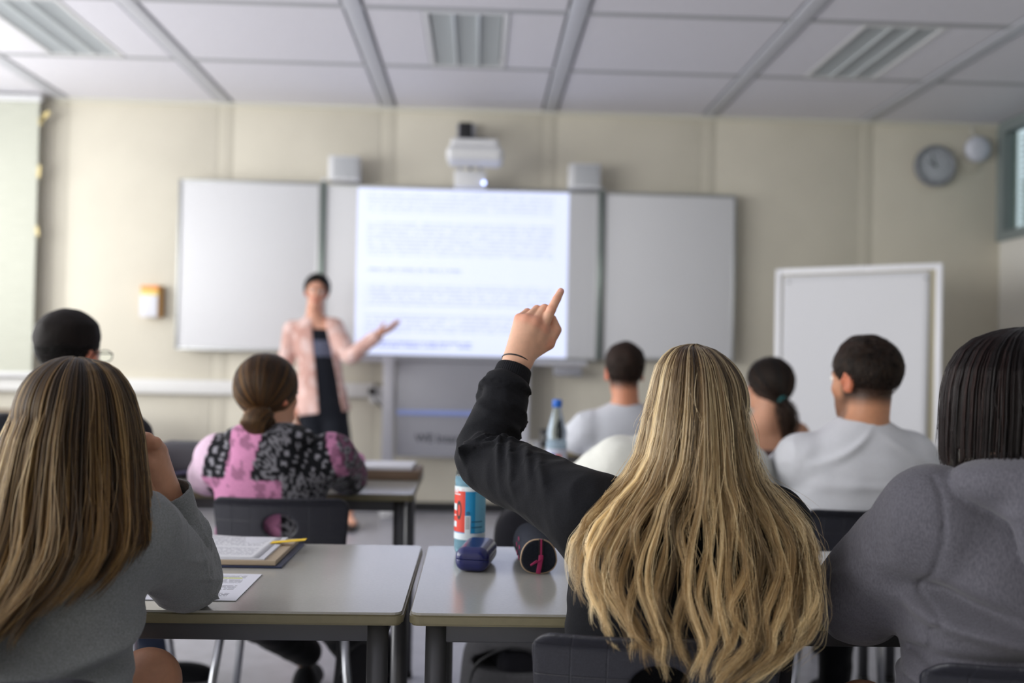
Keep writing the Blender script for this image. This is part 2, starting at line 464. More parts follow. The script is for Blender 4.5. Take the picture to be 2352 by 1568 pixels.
# front wall: cream panels between narrow cover strips
wf = struct(box('wall_front', ((X0 + X1) / 2, Y1 + 0.07, Z1 / 2), (X1 - X0 + 0.3, 0.1, Z1 + 0.2), M['wall_strip']))
ex = [X0 - 0.05] + BX[:-1] + [X1 + 0.05]
ex = sorted([X0 - 0.05] + [b for b in BX if b < X1 - 0.1] + [X1 + 0.05])
for a, b in zip(ex[:-1], ex[1:]):
    ga = 0.059 if a > X0 else 0; gb = 0.059 if b < X1 else 0
    box('wall_panel', ((a + ga + b - gb) / 2, Y1 + 0.012, Z1 / 2), (b - gb - a - ga, 0.03, Z1), M['wall'], wf, 0.002)
for b in ex[1:-1]:
    box('cover_strip', (b, Y1 + 0.011, Z1 / 2), (0.115, 0.025, Z1), M['wall_strip'], wf, 0.002)
struct(box('trim_ceiling', ((X0 + X1) / 2, Y1 - 0.012, Z1 - 0.012), (X1 - X0, 0.03, 0.035), mat('trim_light', srgb('#CFCDC2'), 0.5)))
struct(box('baseboard_front', ((X0 + X1) / 2, Y1 - 0.012, 0.035), (X1 - X0, 0.02, 0.07), M['base']))
struct(box('wall_back', ((X0 + X1) / 2, Y0 - 0.05, Z1 / 2), (X1 - X0 + 0.3, 0.1, Z1 + 0.2), M['wall']))
# right wall with a band of high windows
wr = bmesh.new()
bm_box(wr, (X1 + 0.06, (Y0 + Y1) / 2, 1.07), (0.12, Y1 - Y0, 2.14))
struct(from_bm('wall_right', wr, M['wall_white']))
struct(box('baseboard_right', (X1 - 0.01, (Y0 + Y1) / 2, 0.035), (0.02, Y1 - Y0, 0.07), M['base']))
M['win_frame'] = mat('window_frame_grey', srgb('#7D8787'), 0.5)
M['glass'] = mat('window_glass', (0.85, 0.93, 0.9, 1), 0.03, trans=1.0, ior=1.05)
for n, (ya, yb) in enumerate([(5.55, 7.55), (3.45, 5.45), (1.35, 3.35), (-0.7, 1.25), (-2.6, -0.8)]):
    bm = bmesh.new()
    zc, hh = (2.14 + Z1) / 2, Z1 - 2.14
    bm_box(bm, (0, ya + 0.05, zc), (0.1, 0.1, hh)); bm_box(bm, (0, yb - 0.05, zc), (0.1, 0.1, hh))
    bm_box(bm, (0, (ya + yb) / 2, 2.14 + 0.035), (0.1, yb - ya - 0.2, 0.07)); bm_box(bm, (0, (ya + yb) / 2, Z1 - 0.04), (0.1, yb - ya - 0.2, 0.08))
    w = struct(from_bm('window_%d' % (n + 1), bm, M['win_frame'])); w.location = (X1 + 0.02, 0, 0)
    box('glass_pane', (0.02, (ya + yb) / 2, zc), (0.006, yb - ya - 0.19, hh - 0.14), M['glass'], w)
    if n < 2:
        sm = mat('blind_slat', srgb('#DADFE0'), 0.6)
        for j in range(17):
            z = 2.24 + j * 0.043
            o = box('blind_slat', (0.09, (ya + yb) / 2, z), (0.045, yb - ya - 0.2, 0.003), sm, w, R=Matrix.Rotation(0.5 if j < 9 else 0.05, 3, 'Y').to_3x3())
# corridor beyond those windows
struct(box('wall_corridor', (X1 + 1.9, 2.5, 1.7), (0.1, 10.4, 3.6), mat('corridor_wall', srgb('#6F8A84'), 0.8)))
# left wall: sill wall, piers and window frames; daylight comes through
lw = bmesh.new()
bm_box(lw, (X0 - 0.06, (Y0 + Y1) / 2, 0.45), (0.12, Y1 - Y0, 0.9)); bm_box(lw, (X0 - 0.06, (Y0 + Y1) / 2, 2.92), (0.12, Y1 - Y0, 0.36))
pv = [Y0] + [v for p in WIN_Y for v in p] + [Y1]
for i in range(0, len(pv), 2): bm_box(lw, (X0 - 0.06, (pv[i] + pv[i + 1]) / 2, 1.8), (0.12, pv[i + 1] - pv[i], 2.2))
struct(from_bm('wall_left', lw, M['wall_white']))
for n, (a, b) in enumerate(WIN_Y):
    bm = bmesh.new()
    for y in (a + 0.03, (a + b) / 2, b - 0.03): bm_box(bm, (0, y, 1.82), (0.06, 0.06, 1.84), 0.004)
    for z in (0.93, 2.71): bm_box(bm, (0, (a + b) / 2, z), (0.06, b - a, 0.06), 0.004)
    w = struct(from_bm('window_%d' % (n + 6), bm, M['white_plastic'])); w.location = (X0 - 0.03, 0, 0)
# cable duct along the front wall
M['duct'] = mat('cable_duct', srgb('#E0E0DE'), 0.4)
struct(box('trim_1', ((X0 - 0.78) / 2 - 0.0, Y1 - 0.035, 0.905), (-0.78 - X0, 0.07, 0.105), M['duct'], bevel=0.006))
so = empty('wall_socket', (-0.76, Y1 - 0.06, 0.87), 'dark plug and socket at the end of the white cable duct', 'socket')
box('socket_box', (0, 0.02, 0), (0.10, 0.06, 0.12), M['white_plastic'], so, 0.01)
box('plug', (-0.03, -0.03, 0.03), (0.055, 0.05, 0.045), M['black'], so, 0.012)
tube('cable', [(-0.03, -0.05, 0.02), (0.0, -0.07, -0.04), (0.05, -0.05, -0.09), (0.06, 0, -0.03)], 0.006, M['black'], so, 8)

# pale green blind at the far left, with torn tape on it
M['blind'] = mat('blind_cloth', srgb('#C9CBC0'), 0.85, noise=(6, 0.04, (1, 1, 12)))
bl = empty('roller_blind', (-3.81, Y1 - 0.12, 0), 'pale green pleated blind hanging by the front wall, left edge of photo', 'blind')
V = []; F = []
zs = np.linspace(0.99, 2.99, 161)
for i, z in enumerate(zs):
    dy = 0.006 * (1 if i % 2 else -1)
    V += [(-0.55, dy, z), (0.53, dy, z)]
for i in range(len(zs) - 1): F.append([2 * i, 2 * i + 1, 2 * i + 3, 2 * i + 2])
from_arrays('pleated_cloth', V, F, M['blind'], bl, smooth=False)
box('top_rail', (0, 0, 3.01), (1.1, 0.05, 0.05), M['white_plastic'], bl, 0.006)
box('bottom_rail', (0, 0, 0.975), (1.1, 0.03, 0.035), M['white_plastic'], bl, 0.006)
tp = mat('yellow_tape', srgb('#DCC98A'), 0.5)
for (px, py, a, w, h) in ((85, 267, -0.8, 0.10, 0.03), (78, 275, -1.3, 0.07, 0.022), (73, 393, -1.5, 0.09, 0.022), (69, 530, 1.4, 0.07, 0.02)):
    p = W(px, py, Y1 - 0.135); b = box('tape_piece', (p[0] + 3.86, -0.012, p[2]), (w, 0.002, h), tp, bl, R=Matrix.Rotation(a, 3, 'Y'))

# ------------------------------------------------------------------ whiteboards
YB = 7.44
def board(name, x0, x1, z0, z1, label, y=YB):
    r = empty(name, ((x0 + x1) / 2, y, (z0 + z1) / 2), label, 'whiteboard')
    w, h = x1 - x0, z1 - z0
    box('writing_surface', (0, 0.0, 0), (w - 0.03, 0.02, h - 0.03), M['board'], r, 0.002)
    bm = bmesh.new()
    for s in (-1, 1): bm_box(bm, (s * (w / 2 - 0.010), 0, 0), (0.022, 0.034, h), 0.004); bm_box(bm, (0, 0, s * (h / 2 - 0.010)), (w - 0.04, 0.034, 0.022), 0.004)
    from_bm('frame', bm, M['alu'], r, smooth=True)
    return r
bd1 = board('whiteboard', -2.245, -1.199, 1.18, 2.445, 'blank whiteboard wing left of the projected page')
bd2 = board('whiteboard', -1.170, 0.885, 1.155, 2.435, 'middle whiteboard with a page of text projected on it')
bd3 = board('whiteboard', 0.914, 1.915, 1.17, 2.43, 'blank whiteboard wing right of the projected page')
for x, p in ((-1.178, bd1), (0.895, bd3)):
    tube('hinge', [(x - p.location[0], -0.02, -0.63), (x - p.location[0], -0.02, 0.645)], 0.016, M['hinge'], p, 10)
    box('hinge_cap', (x - p.location[0], -0.02, 0.65), (0.035, 0.035, 0.02), M['white_plastic'], p, 0.004)
# projected page
def slide_material():
    m = bpy.data.materials.new('projected_page'); m.use_nodes = True; nt = m.node_tree
    b = nt.nodes['Principled BSDF']; b.inputs['Base Color'].default_value = (0.3, 0.3, 0.32, 1); b.inputs['Roughness'].default_value = 0.35
    uv = nt.nodes.new('ShaderNodeTexCoord'); sp = nt.nodes.new('ShaderNodeSeparateXYZ'); nt.links.new(uv.outputs['Generated'], sp.inputs[0])
    def math_(op, a, b_=None, c=None):
        n = nt.nodes.new('ShaderNodeMath'); n.operation = op
        for i, v in enumerate((a, b_, c)):
            if v is None: continue
            if isinstance(v, (int, float)): n.inputs[i].default_value = v
            else: nt.links.new(v, n.inputs[i])
        return n.outputs[0]
    u, v = sp.outputs[0], sp.outputs[2]
    NL = 44
    line = math_('MULTIPLY', v, NL); fr = math_('FRACT', line); inl = math_('LESS_THAN', math_('ABSOLUTE', math_('SUBTRACT', fr, 0.5)), 0.27)
    fl = math_('FLOOR', line)
    cx = nt.nodes.new('ShaderNodeCombineXYZ'); nt.links.new(math_('MULTIPLY', u, 75.0), cx.inputs[0]); nt.links.new(math_('MULTIPLY', fl, 3.7), cx.inputs[1])
    nz = nt.nodes.new('ShaderNodeTexNoise'); nz.inputs['Scale'].default_value = 1.0; nz.inputs['Detail'].default_value = 1; nt.links.new(cx.outputs[0], nz.inputs['Vector'])
    wd = math_('GREATER_THAN', nz.outputs['Fac'], 0.43)
    cr = nt.nodes.new('ShaderNodeValToRGB'); cr.color_ramp.interpolation = 'CONSTANT'; e = cr.color_ramp.elements
    # v from the bottom: (position, strength of print)
    stops = [(0.0, 0.0), (0.045, 0.95), (0.085, 0.0), (0.13, 0.45), (0.245, 0.0), (0.295, 0.45), (0.42, 0.0), (0.49, 0.75), (0.525, 0.0), (0.59, 0.42), (0.79, 0.0), (0.85, 0.40), (0.965, 0.0)]
    e[0].position, e[0].color = 0.0, (0, 0, 0, 1); e[1].position, e[1].color = stops[1][0], (stops[1][1],) * 3 + (1,)
    for p, s in stops[2:]:
        q = e.new(p); q.color = (s, s, s, 1)
    nt.links.new(v, cr.inputs[0])
    wr_ = nt.nodes.new('ShaderNodeValToRGB'); wr_.color_ramp.interpolation = 'CONSTANT'; e2 = wr_.color_ramp.elements   # right margin: short heading lines end early
    e2[0].position, e2[0].color = 0, (0.93,) * 3 + (1,); e2[1].position, e2[1].color = 0.035, (0.55,) * 3 + (1,)
    for p, s in ((0.085, 0.93), (0.49, 0.50), (0.53, 0.93)): q = e2.new(p); q.color = (s, s, s, 1)
    nt.links.new(v, wr_.inputs[0])
    mx = math_('MULTIPLY', math_('MULTIPLY', inl, wd), math_('MULTIPLY', cr.outputs[0], math_('MULTIPLY', math_('GREATER_THAN', u, 0.045), math_('LESS_THAN', u, wr_.outputs[0]))))
    mix = nt.nodes.new('ShaderNodeMix'); mix.data_type = 'RGBA'; nt.links.new(mx, mix.inputs[0])
    mix.inputs[6].default_value = (0.66, 0.73, 1.0, 1); mix.inputs[7].default_value = (0.20, 0.26, 0.62, 1)
    nt.links.new(mix.outputs[2], b.inputs['Emission Color']); b.inputs['Emission Strength'].default_value = 1.0
    return m
x0, x1 = -0.925, 0.652
pg = from_arrays('projected_page', [(x0, 0, -0.628), (x1, 0, -0.628), (x1, 0, 0.628), (x0, 0, 0.628), (x0, 0.001, -0.628), (x1, 0.001, -0.628), (x1, 0.001, 0.628), (x0, 0.001, 0.628)],
                 [[0, 1, 2, 3], [5, 4, 7, 6], [4, 0, 3, 7], [1, 5, 6, 2], [3, 2, 6, 7], [4, 5, 1, 0]], slide_material(), bd2, smooth=False)
pg.location = (0.1425, -0.0125, 0)
# pen trays
t = empty('pen_tray', (0, YB - 0.03, 1.127), 'grey pen tray under the middle whiteboard', 'tray')
for a, b in ((-0.95, -0.62), (0.33, 0.80)):
    bm = bmesh.new(); bm_box(bm, ((a + b) / 2, -0.03, 0), (b - a, 0.09, 0.012), 0.004); bm_box(bm, ((a + b) / 2, -0.07, 0.012), (b - a, 0.01, 0.03), 0.004)
    from_bm('tray_section', bm, M['light_metal'], t, smooth=True)
box('pen_box', (0.66, -0.03, -0.05), (0.21, 0.08, 0.07), M['grey_metal'], t, 0.01)
tube('marker_pen', [(0.40, -0.03, 0.018), (0.53, -0.03, 0.018)], 0.010, mat('blue_marker', srgb('#4B66C8'), 0.4), t, 10)

# board stand / lift cabinet below the middle board
st = empty('board_lift', (0, 7.36, 0), 'grey lifting cabinet with dark lettering under the middle whiteboard', 'board lift')
box('front_panel', (-0.14, 0.0, 0.795), (0.92, 0.06, 0.73), M['grey_metal'], st, 0.006)
for x in (-0.655, 0.335):
    box('side_post', (x, 0.0, 0.76), (0.085, 0.11, 0.80), M['light_metal'], st, 0.006)
box('lift_top_rail', (-0.16, 0.0, 1.145), (0.94, 0.10, 0.03), M['grey_metal'], st, 0.004)  # rail across the cabinet top, same grey metal as the panel
box('reflection_strip', (-0.14, -0.038, 0.755), (0.90, 0.03, 0.034), mat('reflection_blue', srgb('#8FA0DC'), 0.3), st, 0.004)  # added blue strip: a bright reflection on the panel, put in as colour
box('foot', (-0.64, -0.12, 0.05), (0.10, 0.16, 0.10), M['white_plastic'], st, 0.02)
def text3d(name, body, size, loc, rot, material, parent, extrude=0.0005, bold=False):
    c = bpy.data.curves.new(name, 'FONT'); c.body = body; c.size = size; c.extrude = extrude
    c.align_x = 'LEFT'; c.align_y = 'CENTER'; c.offset = 0.0012 if bold else 0
    o = bpy.data.objects.new(name, c); link(o, parent); o.location = loc; o.rotation_euler = rot
    c.materials.append(material)
    bpy.context.view_layer.update()
    me = bpy.data.meshes.new_from_object(o.evaluated_get(bpy.context.evaluated_depsgraph_get()))
    bpy.data.objects.remove(o); o = bpy.data.objects.new(name, me); link(o, parent); o.location = loc; o.rotation_euler = rot
    return o
M['ink'] = mat('ink_dark', srgb('#33363E'), 0.5)
text3d('lettering', 'WE Interaktiv', 0.085, (-0.455, -0.0315, 0.565), (PI / 2, 0, 0), M['ink'], st, bold=True)

# projector on its arm
pj = empty('projector', (-0.055, 6.98, 2.61), 'white short-throw projector on a wall arm over the middle whiteboard', 'projector')
def rbox(P, c, s, r, R=None):
    q = P - np.asarray(c, np.float32)
    if R is not None: q = q @ R
    q = np.abs(q) - (np.asarray(s, np.float32) / 2 - r)
    return np.linalg.norm(np.maximum(q, 0), axis=1) + np.minimum(q.max(1), 0) - r
sdf_obj('projector_body', lambda P: smin(rbox(P, (-0.055, 6.98, 2.575), (0.40, 0.32, 0.10), 0.045), rbox(P, (-0.06, 7.0, 2.635), (0.34, 0.28, 0.10), 0.03), 0.02),
        (-0.3, 6.78, 2.48), (0.2, 7.2, 2.72), 0.007, M['white_plastic'], pj)
box('mount_bracket', (-0.075, 0.22, 0.165), (0.095, 0.10, 0.17), M['black'], pj, 0.006)
box('wall_plate', (-0.075, 0.50, 0.20), (0.14, 0.05, 0.22), M['grey_metal'], pj, 0.006)
tube('arm', [(-0.075, 0.25, 0.2), (-0.075, 0.49, 0.2)], 0.03, M['light_metal'], pj, 14)
tube('cable', [(-0.03, 0.18, 0.13), (0.05, 0.14, 0.125), (0.13, 0.08, 0.09), (0.15, 0.05, 0.05)], 0.011, M['black'], pj, 8)
ir = empty('touch_sensor', (-0.09, 7.24, 2.40), 'white sensor box on rods at the top of the middle whiteboard', 'sensor')
box('mount_arm', (0, 0.15, 0.075), (0.05, 0.28, 0.025), M['grey_metal'], ir, 0.004)
box('sensor_body', (0, 0, 0.06), (0.23, 0.12, 0.12), M['white_plastic'], ir, 0.012)
for x, mm in ((-0.075, 'grey_metal'), (0.0, 'black'), (0.07, 'grey_metal')): tube('rod', [(x, 0.0, 0.11), (x, -0.02, 0.20)], 0.013, M[mm], ir, 10)
bm = bmesh.new(); bmesh.ops.create_uvsphere(bm, u_segments=16, v_segments=10, radius=0.012)
o = from_bm('indicator_lamp', bm, mat('blue_led', (0.3, 0.4, 1, 1), 0.4, emis=((0.45, 0.55, 1, 1), 5.0)), ir, smooth=True); o.location = (0.10, -0.066, 0.03)
# loudspeakers
for x0, x1, z0, z1, lb in ((-1.135, -0.905, 2.45, 2.63, 'white loudspeaker on the board left of the projector'), (0.64, 0.875, 2.44, 2.62, 'white loudspeaker on the board right of the projector')):
    sp = empty('loudspeaker', ((x0 + x1) / 2, 7.40, (z0 + z1) / 2), lb, 'loudspeaker', 'loudspeakers on top of the whiteboard')
    box('cabinet', (0, 0, 0), (x1 - x0, 0.16, z1 - z0), M['white_plastic'], sp, 0.012)
    box('grille', (0.012, -0.083, 0), (x1 - x0 - 0.05, 0.008, z1 - z0 - 0.03), mat('grille_grey', srgb('#B5B8BC'), 0.7, bump=(500, 0.6, 0.002)), sp, 0.003)
# wall clock and alarm
p = W(2145, 382, Y1 - 0.03)
ck = empty('wall_clock', tuple(p), 'round grey-rimmed wall clock right of the whiteboards', 'clock')
def disc_lathe(name, prof, material, parent, seg=48):
    o = lathe(name, prof, material, parent, seg); o.rotation_euler = (PI / 2, 0, 0); return o
disc_lathe('rim', [(0.0, 0), (0.158, 0.0), (0.16, 0.03), (0.15, 0.04), (0.128, 0.034), (0.127, 0.02)], mat('clock_rim', srgb('#878A90'), 0.4), ck)
disc_lathe('dial', [(0.0, 0.022), (0.128, 0.022)], mat('clock_dial', srgb('#B4B9C0'), 0.5), ck)
for i in range(12):
    a = i * PI / 6; L = 0.022 if i % 3 == 0 else 0.013
    box('hour_mark', (0.108 * math.sin(a), -0.0235, 0.108 * math.cos(a)), (0.006, 0.002, L), M['ink'], ck, R=Matrix.Rotation(a, 3, 'Y'))
for nm, a, L, w in (('minute_hand', -0.28, 0.095, 0.007), ('hour_hand', -0.95, 0.065, 0.010)):
    box(nm, (L / 2 * math.sin(a), -0.026, L / 2 * math.cos(a)), (w, 0.002, L), M['ink'], ck, R=Matrix.Rotation(a, 3, 'Y'))
disc_lathe('hub', [(0.0, 0.032), (0.011, 0.03), (0.011, 0.024)], M['ink'], ck, 16)
disc_lathe('lens', [(0.0, 0.0345), (0.128, 0.034), (0.1285, 0.03)], mat('clock_glass', (1, 1, 1, 1), 0.05, trans=1, ior=1.02), ck)
p = W(2244, 343, Y1 - 0.02)
al = empty('alarm_bell', tuple(p), 'round white alarm sounder between the clock and the corner', 'alarm')
disc_lathe('dome', [(0.0, 0.06), (0.05, 0.057), (0.085, 0.045), (0.10, 0.025), (0.10, 0.0)], mat('alarm_white', srgb('#CDD0DC'), 0.4), al)
tube('cable', [(-0.02, 0.0, 0.10), (-0.04, 0.01, 0.15), (-0.05, 0.01, 0.19)], 0.005, M['duct'], al, 6)
tube('loop_cable', [(-0.10, 0.0, -0.04)] + [(-0.06 + 0.075 * math.cos(a), 0, -0.10 + 0.075 * math.sin(a)) for a in np.linspace(2.6, 6.1, 9)], 0.006, M['wall_strip'], al, 6)
# calendar block on the wall
p = W(347, 692, Y1 - 0.06)
cb = empty('wall_calendar', tuple(p), 'small white box with an orange and yellow top on the wall, left of the boards', 'calendar')
box('backing', (0.012, 0.02, 0), (0.135, 0.07, 0.235), mat('tan_side', srgb('#B98A4A'), 0.6), cb, 0.006)
box('white_sheet', (-0.008, -0.02, -0.035), (0.13, 0.02, 0.165), M['paper'], cb, 0.004)
box('yellow_band', (-0.003, -0.022, 0.065), (0.128, 0.02, 0.04), mat('yellow_band', srgb('#F2D277'), 0.5), cb, 0.003)
box('orange_band', (-0.003, -0.024, 0.10), (0.13, 0.022, 0.034), mat('orange_band', srgb('#F39A4E'), 0.5), cb, 0.003)

# pin board on the right, turned a little
pa = W(1784, 620, 7.12); pb = W(2166, 602, 6.42)
ang = math.atan2(pb[1] - pa[1], pb[0] - pa[0]); Lw = math.hypot(pb[0] - pa[0], pb[1] - pa[1])
pn = empty('pin_board', ((pa[0] + pb[0]) / 2, (pa[1] + pb[1]) / 2, 0), 'tall white-framed pin board covered with blank paper, right of the whiteboards', 'pin board', rz=ang)
zt = (pa[2] + pb[2]) / 2; zb = 0.44
bm = bmesh.new()
for s in (-1, 1): bm_box(bm, (s * (Lw / 2 - 0.02), 0, (zt + zb) / 2), (0.04, 0.04, zt - zb), 0.006)
for z in (zt - 0.02, zb + 0.02): bm_box(bm, (0, 0, z), (Lw - 0.08, 0.04, 0.04), 0.006)
from_bm('frame', bm, mat('pin_frame', srgb('#F0F1F6'), 0.35), pn, smooth=True)
box('felt_panel', (0, 0.008, (zt + zb) / 2), (Lw - 0.07, 0.02, zt - zb - 0.07), mat('felt', srgb('#B9B29A'), 0.9), pn)
V = []; F = []
for i in range(25):
    for j in range(25):
        u, v = i / 24, j / 24
        V.append(((u - 0.5) * (Lw - 0.13) - 0.02 + 0.008 * v, -0.010 - 0.010 * math.sin(u * 3.1) * (1 - v) - 0.02 * max(0, u - 0.8) * (1 - v) * 5, zb + 0.05 + v * (zt - zb - 0.10)))
for i in range(24):
    for j in range(24): a = i * 25 + j; F.append([a, a + 25, a + 26, a + 1])
sh = from_arrays('paper_sheet', V, F, mat('pin_paper', srgb('#DDDEE2'), 0.6), pn); sh.modifiers.new('s', 'SOLIDIFY').thickness = 0.001
for s in (-1, 1): o = lathe('pin', [(0, -0.0), (0.008, 0.0), (0.008, 0.006), (0, 0.007)], M['alu'], pn, 10, (0, 0, 0)); o.location = (s * (Lw / 2 - 0.10), -0.02, zt - 0.10); o.rotation_euler = (PI / 2, 0, 0)
for s in (-1, 1):
    tube('stand_leg', [(s * (Lw / 2 - 0.02), 0, zb + 0.1), (s * (Lw / 2 - 0.02), 0, 0.03)], 0.016, M['light_metal'], pn, 10)
    tube('foot_bar', [(s * (Lw / 2 - 0.02), -0.28, 0.018), (s * (Lw / 2 - 0.02), 0.28, 0.018)], 0.016, M['light_metal'], pn, 10)
# low white cupboard with a red box, in the right corner
cu = empty('low_cupboard', (3.45, 7.28, 0), 'low white cupboard in the front right corner under the red box', 'cupboard')
box('carcass', (0, 0.01, 0.27), (0.95, 0.40, 0.54), M['white_plastic'], cu, 0.005)
for s in (-1, 1):
    dd = box('cupboard_door', (s * 0.235, -0.20, 0.28), (0.46, 0.02, 0.46), M['white_plastic'], cu, 0.004)
    box('handle', (s * 0.03, -0.22, 0.35), (0.012, 0.02, 0.10), M['alu'], dd, 0.003)
rb = empty('red_box', (3.30, 7.26, 0.54), 'dark red box standing on the low white cupboard', 'box')
box('box_body', (0, 0, 0.115), (0.42, 0.28, 0.22), mat('red_card', srgb('#8E1F22'), 0.6), rb, 0.006)
box('box_lid', (0, 0, 0.225), (0.435, 0.295, 0.03), mat('red_lid', srgb('#7E1A1E'), 0.6), rb, 0.005)

# ------------------------------------------------------------------ desks
def rounded_slab(x0, x1, y0, y1, z0, z1, r=0.02):
    bm = bmesh.new(); vs = []
    for cx, cy, a in ((x1 - r, y1 - r, 0), (x0 + r, y1 - r, 1), (x0 + r, y0 + r, 2), (x1 - r, y0 + r, 3)):
        for k in range(5):
            t = (a + k / 4) * PI / 2; vs.append(bm.verts.new((cx + r * math.cos(t), cy + r * math.sin(t), z0)))
    f = bm.faces.new(vs); e = bmesh.ops.extrude_face_region(bm, geom=[f])
    for v in e['geom']:
        if isinstance(v, bmesh.types.BMVert): v.co.z = z1
    return bm
DW, DD, DZ = 1.30, 0.60, 0.74
proto_desk = {}
def desk(x0, y0, label, w=DW, d=DD, group='two-seat school desks'):
    r = empty('school_desk', (x0 + w / 2, y0 + d / 2, 0), label, 'desk', group)
    key = (w, d)
    if key not in proto_desk:
        L = []
        bm = rounded_slab(-w / 2, w / 2, -d / 2, d / 2, DZ - 0.022, DZ - 0.002, 0.018)
        bmesh.ops.bevel(bm, geom=[e for e in bm.edges if abs(e.verts[0].co.z - e.verts[1].co.z) < 1e-6], offset=0.004, segments=2, affect='EDGES')
        L.append(from_bm('edge_band', bm, M['desk_edge'], r, smooth=True, auto=0.6))
        bm = rounded_slab(-w / 2 + 0.003, w / 2 - 0.003, -d / 2 + 0.003, d / 2 - 0.003, DZ - 0.004, DZ, 0.016)
        L.append(from_bm('desk_top', bm, M['desk_top'], r))
        for s in (-1, 1):
            L.append(box('frame_rail', (0, s * (d / 2 - 0.045), DZ - 0.022 - 0.018), (w - 0.10, 0.02, 0.036), M['desk_frame'], r, 0.003))
            L.append(box('frame_rail', (s * (w / 2 - 0.04), 0, DZ - 0.022 - 0.018), (0.02, d - 0.08, 0.036), M['desk_frame'], r, 0.003))
            for q in (-1, 1):
                lg = tube('leg', [(s * (w / 2 - 0.045), q * (d / 2 - 0.042), 0.015), (s * (w / 2 - 0.045), q * (d / 2 - 0.042), DZ - 0.022)], 0.0185, M['desk_frame'], r, 20)
                L.append(lg)
                V, F = tube_arrays([(s * (w / 2 - 0.045), q * (d / 2 - 0.042), 0.0), (s * (w / 2 - 0.045), q * (d / 2 - 0.042), 0.02)], 0.021, 16)
                from_arrays('leg_cap', V, F, M['black'], lg)
        proto_desk[key] = L
    else:
        for o in proto_desk[key]:
            c = o.copy(); COL.objects.link(c); c.parent = r
            for g in o.children: gg = g.copy(); COL.objects.link(gg); gg.parent = c
    return r
R1 = 1.675
desk(-0.118 - DW, R1, 'near desk at left with the open binder and loose sheet on it')
desk(-0.108, R1, 'near desk holding the labelled water bottle and blue glasses case')
desk(-0.108 + DW + 0.01, R1, 'near desk by the dark-haired person in the grey hoodie')
R2 = 3.10
desk(-0.195 - DW, R2, 'desk in the second row where the person in the pink bandana hoodie sits')
desk(-0.205 - 2 * DW, R2, 'desk in the second row in front of the dark-haired man at left')
desk(0.19, R2, 'desk in the second row with the blue-capped bottle on it')
desk(0.20 + DW, R2, 'desk in the second row in front of the man in the white sweater')
R3 = 4.62
desk(0.27, R3, 'desk in the third row in front of the man in the grey T-shirt')
desk(0.28 + DW, R3, 'desk in the third row in front of the girl with the ponytail')
dt = desk(-3.75, 6.45, 'wooden-topped side desk by the front wall, behind the person in dark clothes', 1.35, 0.70, 'side desk')
for c in dt.children:
    if c.name.startswith('desk_top'): c.data = c.data.copy(); c.data.materials.clear(); c.data.materials.append(M['wood'])
box('side_panel', (0.60, 0, 0.36), (0.02, 0.6, 0.66), M['wood'], dt, 0.002)

# ------------------------------------------------------------------ chairs
def chair_material():
    m = mat('chair_shell', srgb('#2A2B33'), 0.42, noise=(700, 0.5), bump=(900, 0.35, 0.0006))
    nt = m.node_tree; b = nt.nodes['Principled BSDF']
    tc = nt.nodes.new('ShaderNodeTexCoord'); sp = nt.nodes.new('ShaderNodeSeparateXYZ'); nt.links.new(tc.outputs['Object'], sp.inputs[0])
    outs = []
    for ax, per in ((0, 0.052), (2, 0.046)):
        a = nt.nodes.new('ShaderNodeMath'); a.operation = 'DIVIDE'; a.inputs[1].default_value = per; nt.links.new(sp.outputs[ax], a.inputs[0])
        f = nt.nodes.new('ShaderNodeMath'); f.operation = 'FRACT'; nt.links.new(a.outputs[0], f.inputs[0])
        s = nt.nodes.new('ShaderNodeMath'); s.operation = 'SUBTRACT'; s.inputs[1].default_value = 0.5; nt.links.new(f.outputs[0], s.inputs[0])
        g = nt.nodes.new('ShaderNodeMath'); g.operation = 'ABSOLUTE'; nt.links.new(s.outputs[0], g.inputs[0])
        r = nt.nodes.new('ShaderNodeMapRange'); r.inputs[1].default_value = 0.0; r.inputs[2].default_value = 0.03; nt.links.new(g.outputs[0], r.inputs[0]); outs.append(r.outputs[0])
    mn = nt.nodes.new('ShaderNodeMath'); mn.operation = 'MINIMUM'; nt.links.new(outs[0], mn.inputs[0]); nt.links.new(outs[1], mn.inputs[1])
    b2 = nt.nodes.new('ShaderNodeBump'); b2.inputs['Strength'].default_value = 0.7; b2.inputs['Distance'].default_value = 0.0012
    nt.links.new(mn.outputs[0], b2.inputs['Height'])
    old = b.inputs['Normal'].links[0].from_node
    nt.links.new(b2.outputs[0], old.inputs['Normal'])
    return m
M['chair'] = chair_material()
CH_TOP = 0.78
def chair_back_f(P):
    x, y, z = P[:, 0], P[:, 1], P[:, 2]
    zz = z - (CH_TOP - 0.155)
    hw = 0.175 + 0.08 * zz
    yy = y + 0.205 + 0.18 * zz - 0.9 * x * x + 0.9 * np.maximum(zz - 0.13, 0)
    r = 0.035
    qx = np.abs(x) - (hw - r); qz = np.abs(zz) - (0.155 - r)
    d2 = np.hypot(np.maximum(qx, 0), np.maximum(qz, 0)) + np.minimum(np.maximum(qx, qz), 0) - r
    hole = (np.hypot(x / 0.044, (zz - 0.155 + 0.080) / 0.033) - 1) * 0.033
    d2 = np.maximum(d2, -hole)
    t = 0.0075; e = 0.006
    qa = d2 + e; qb = np.abs(yy) - (t - e)
    return np.minimum(np.maximum(qa, qb), 0) + np.hypot(np.maximum(qa, 0), np.maximum(qb, 0)) - e
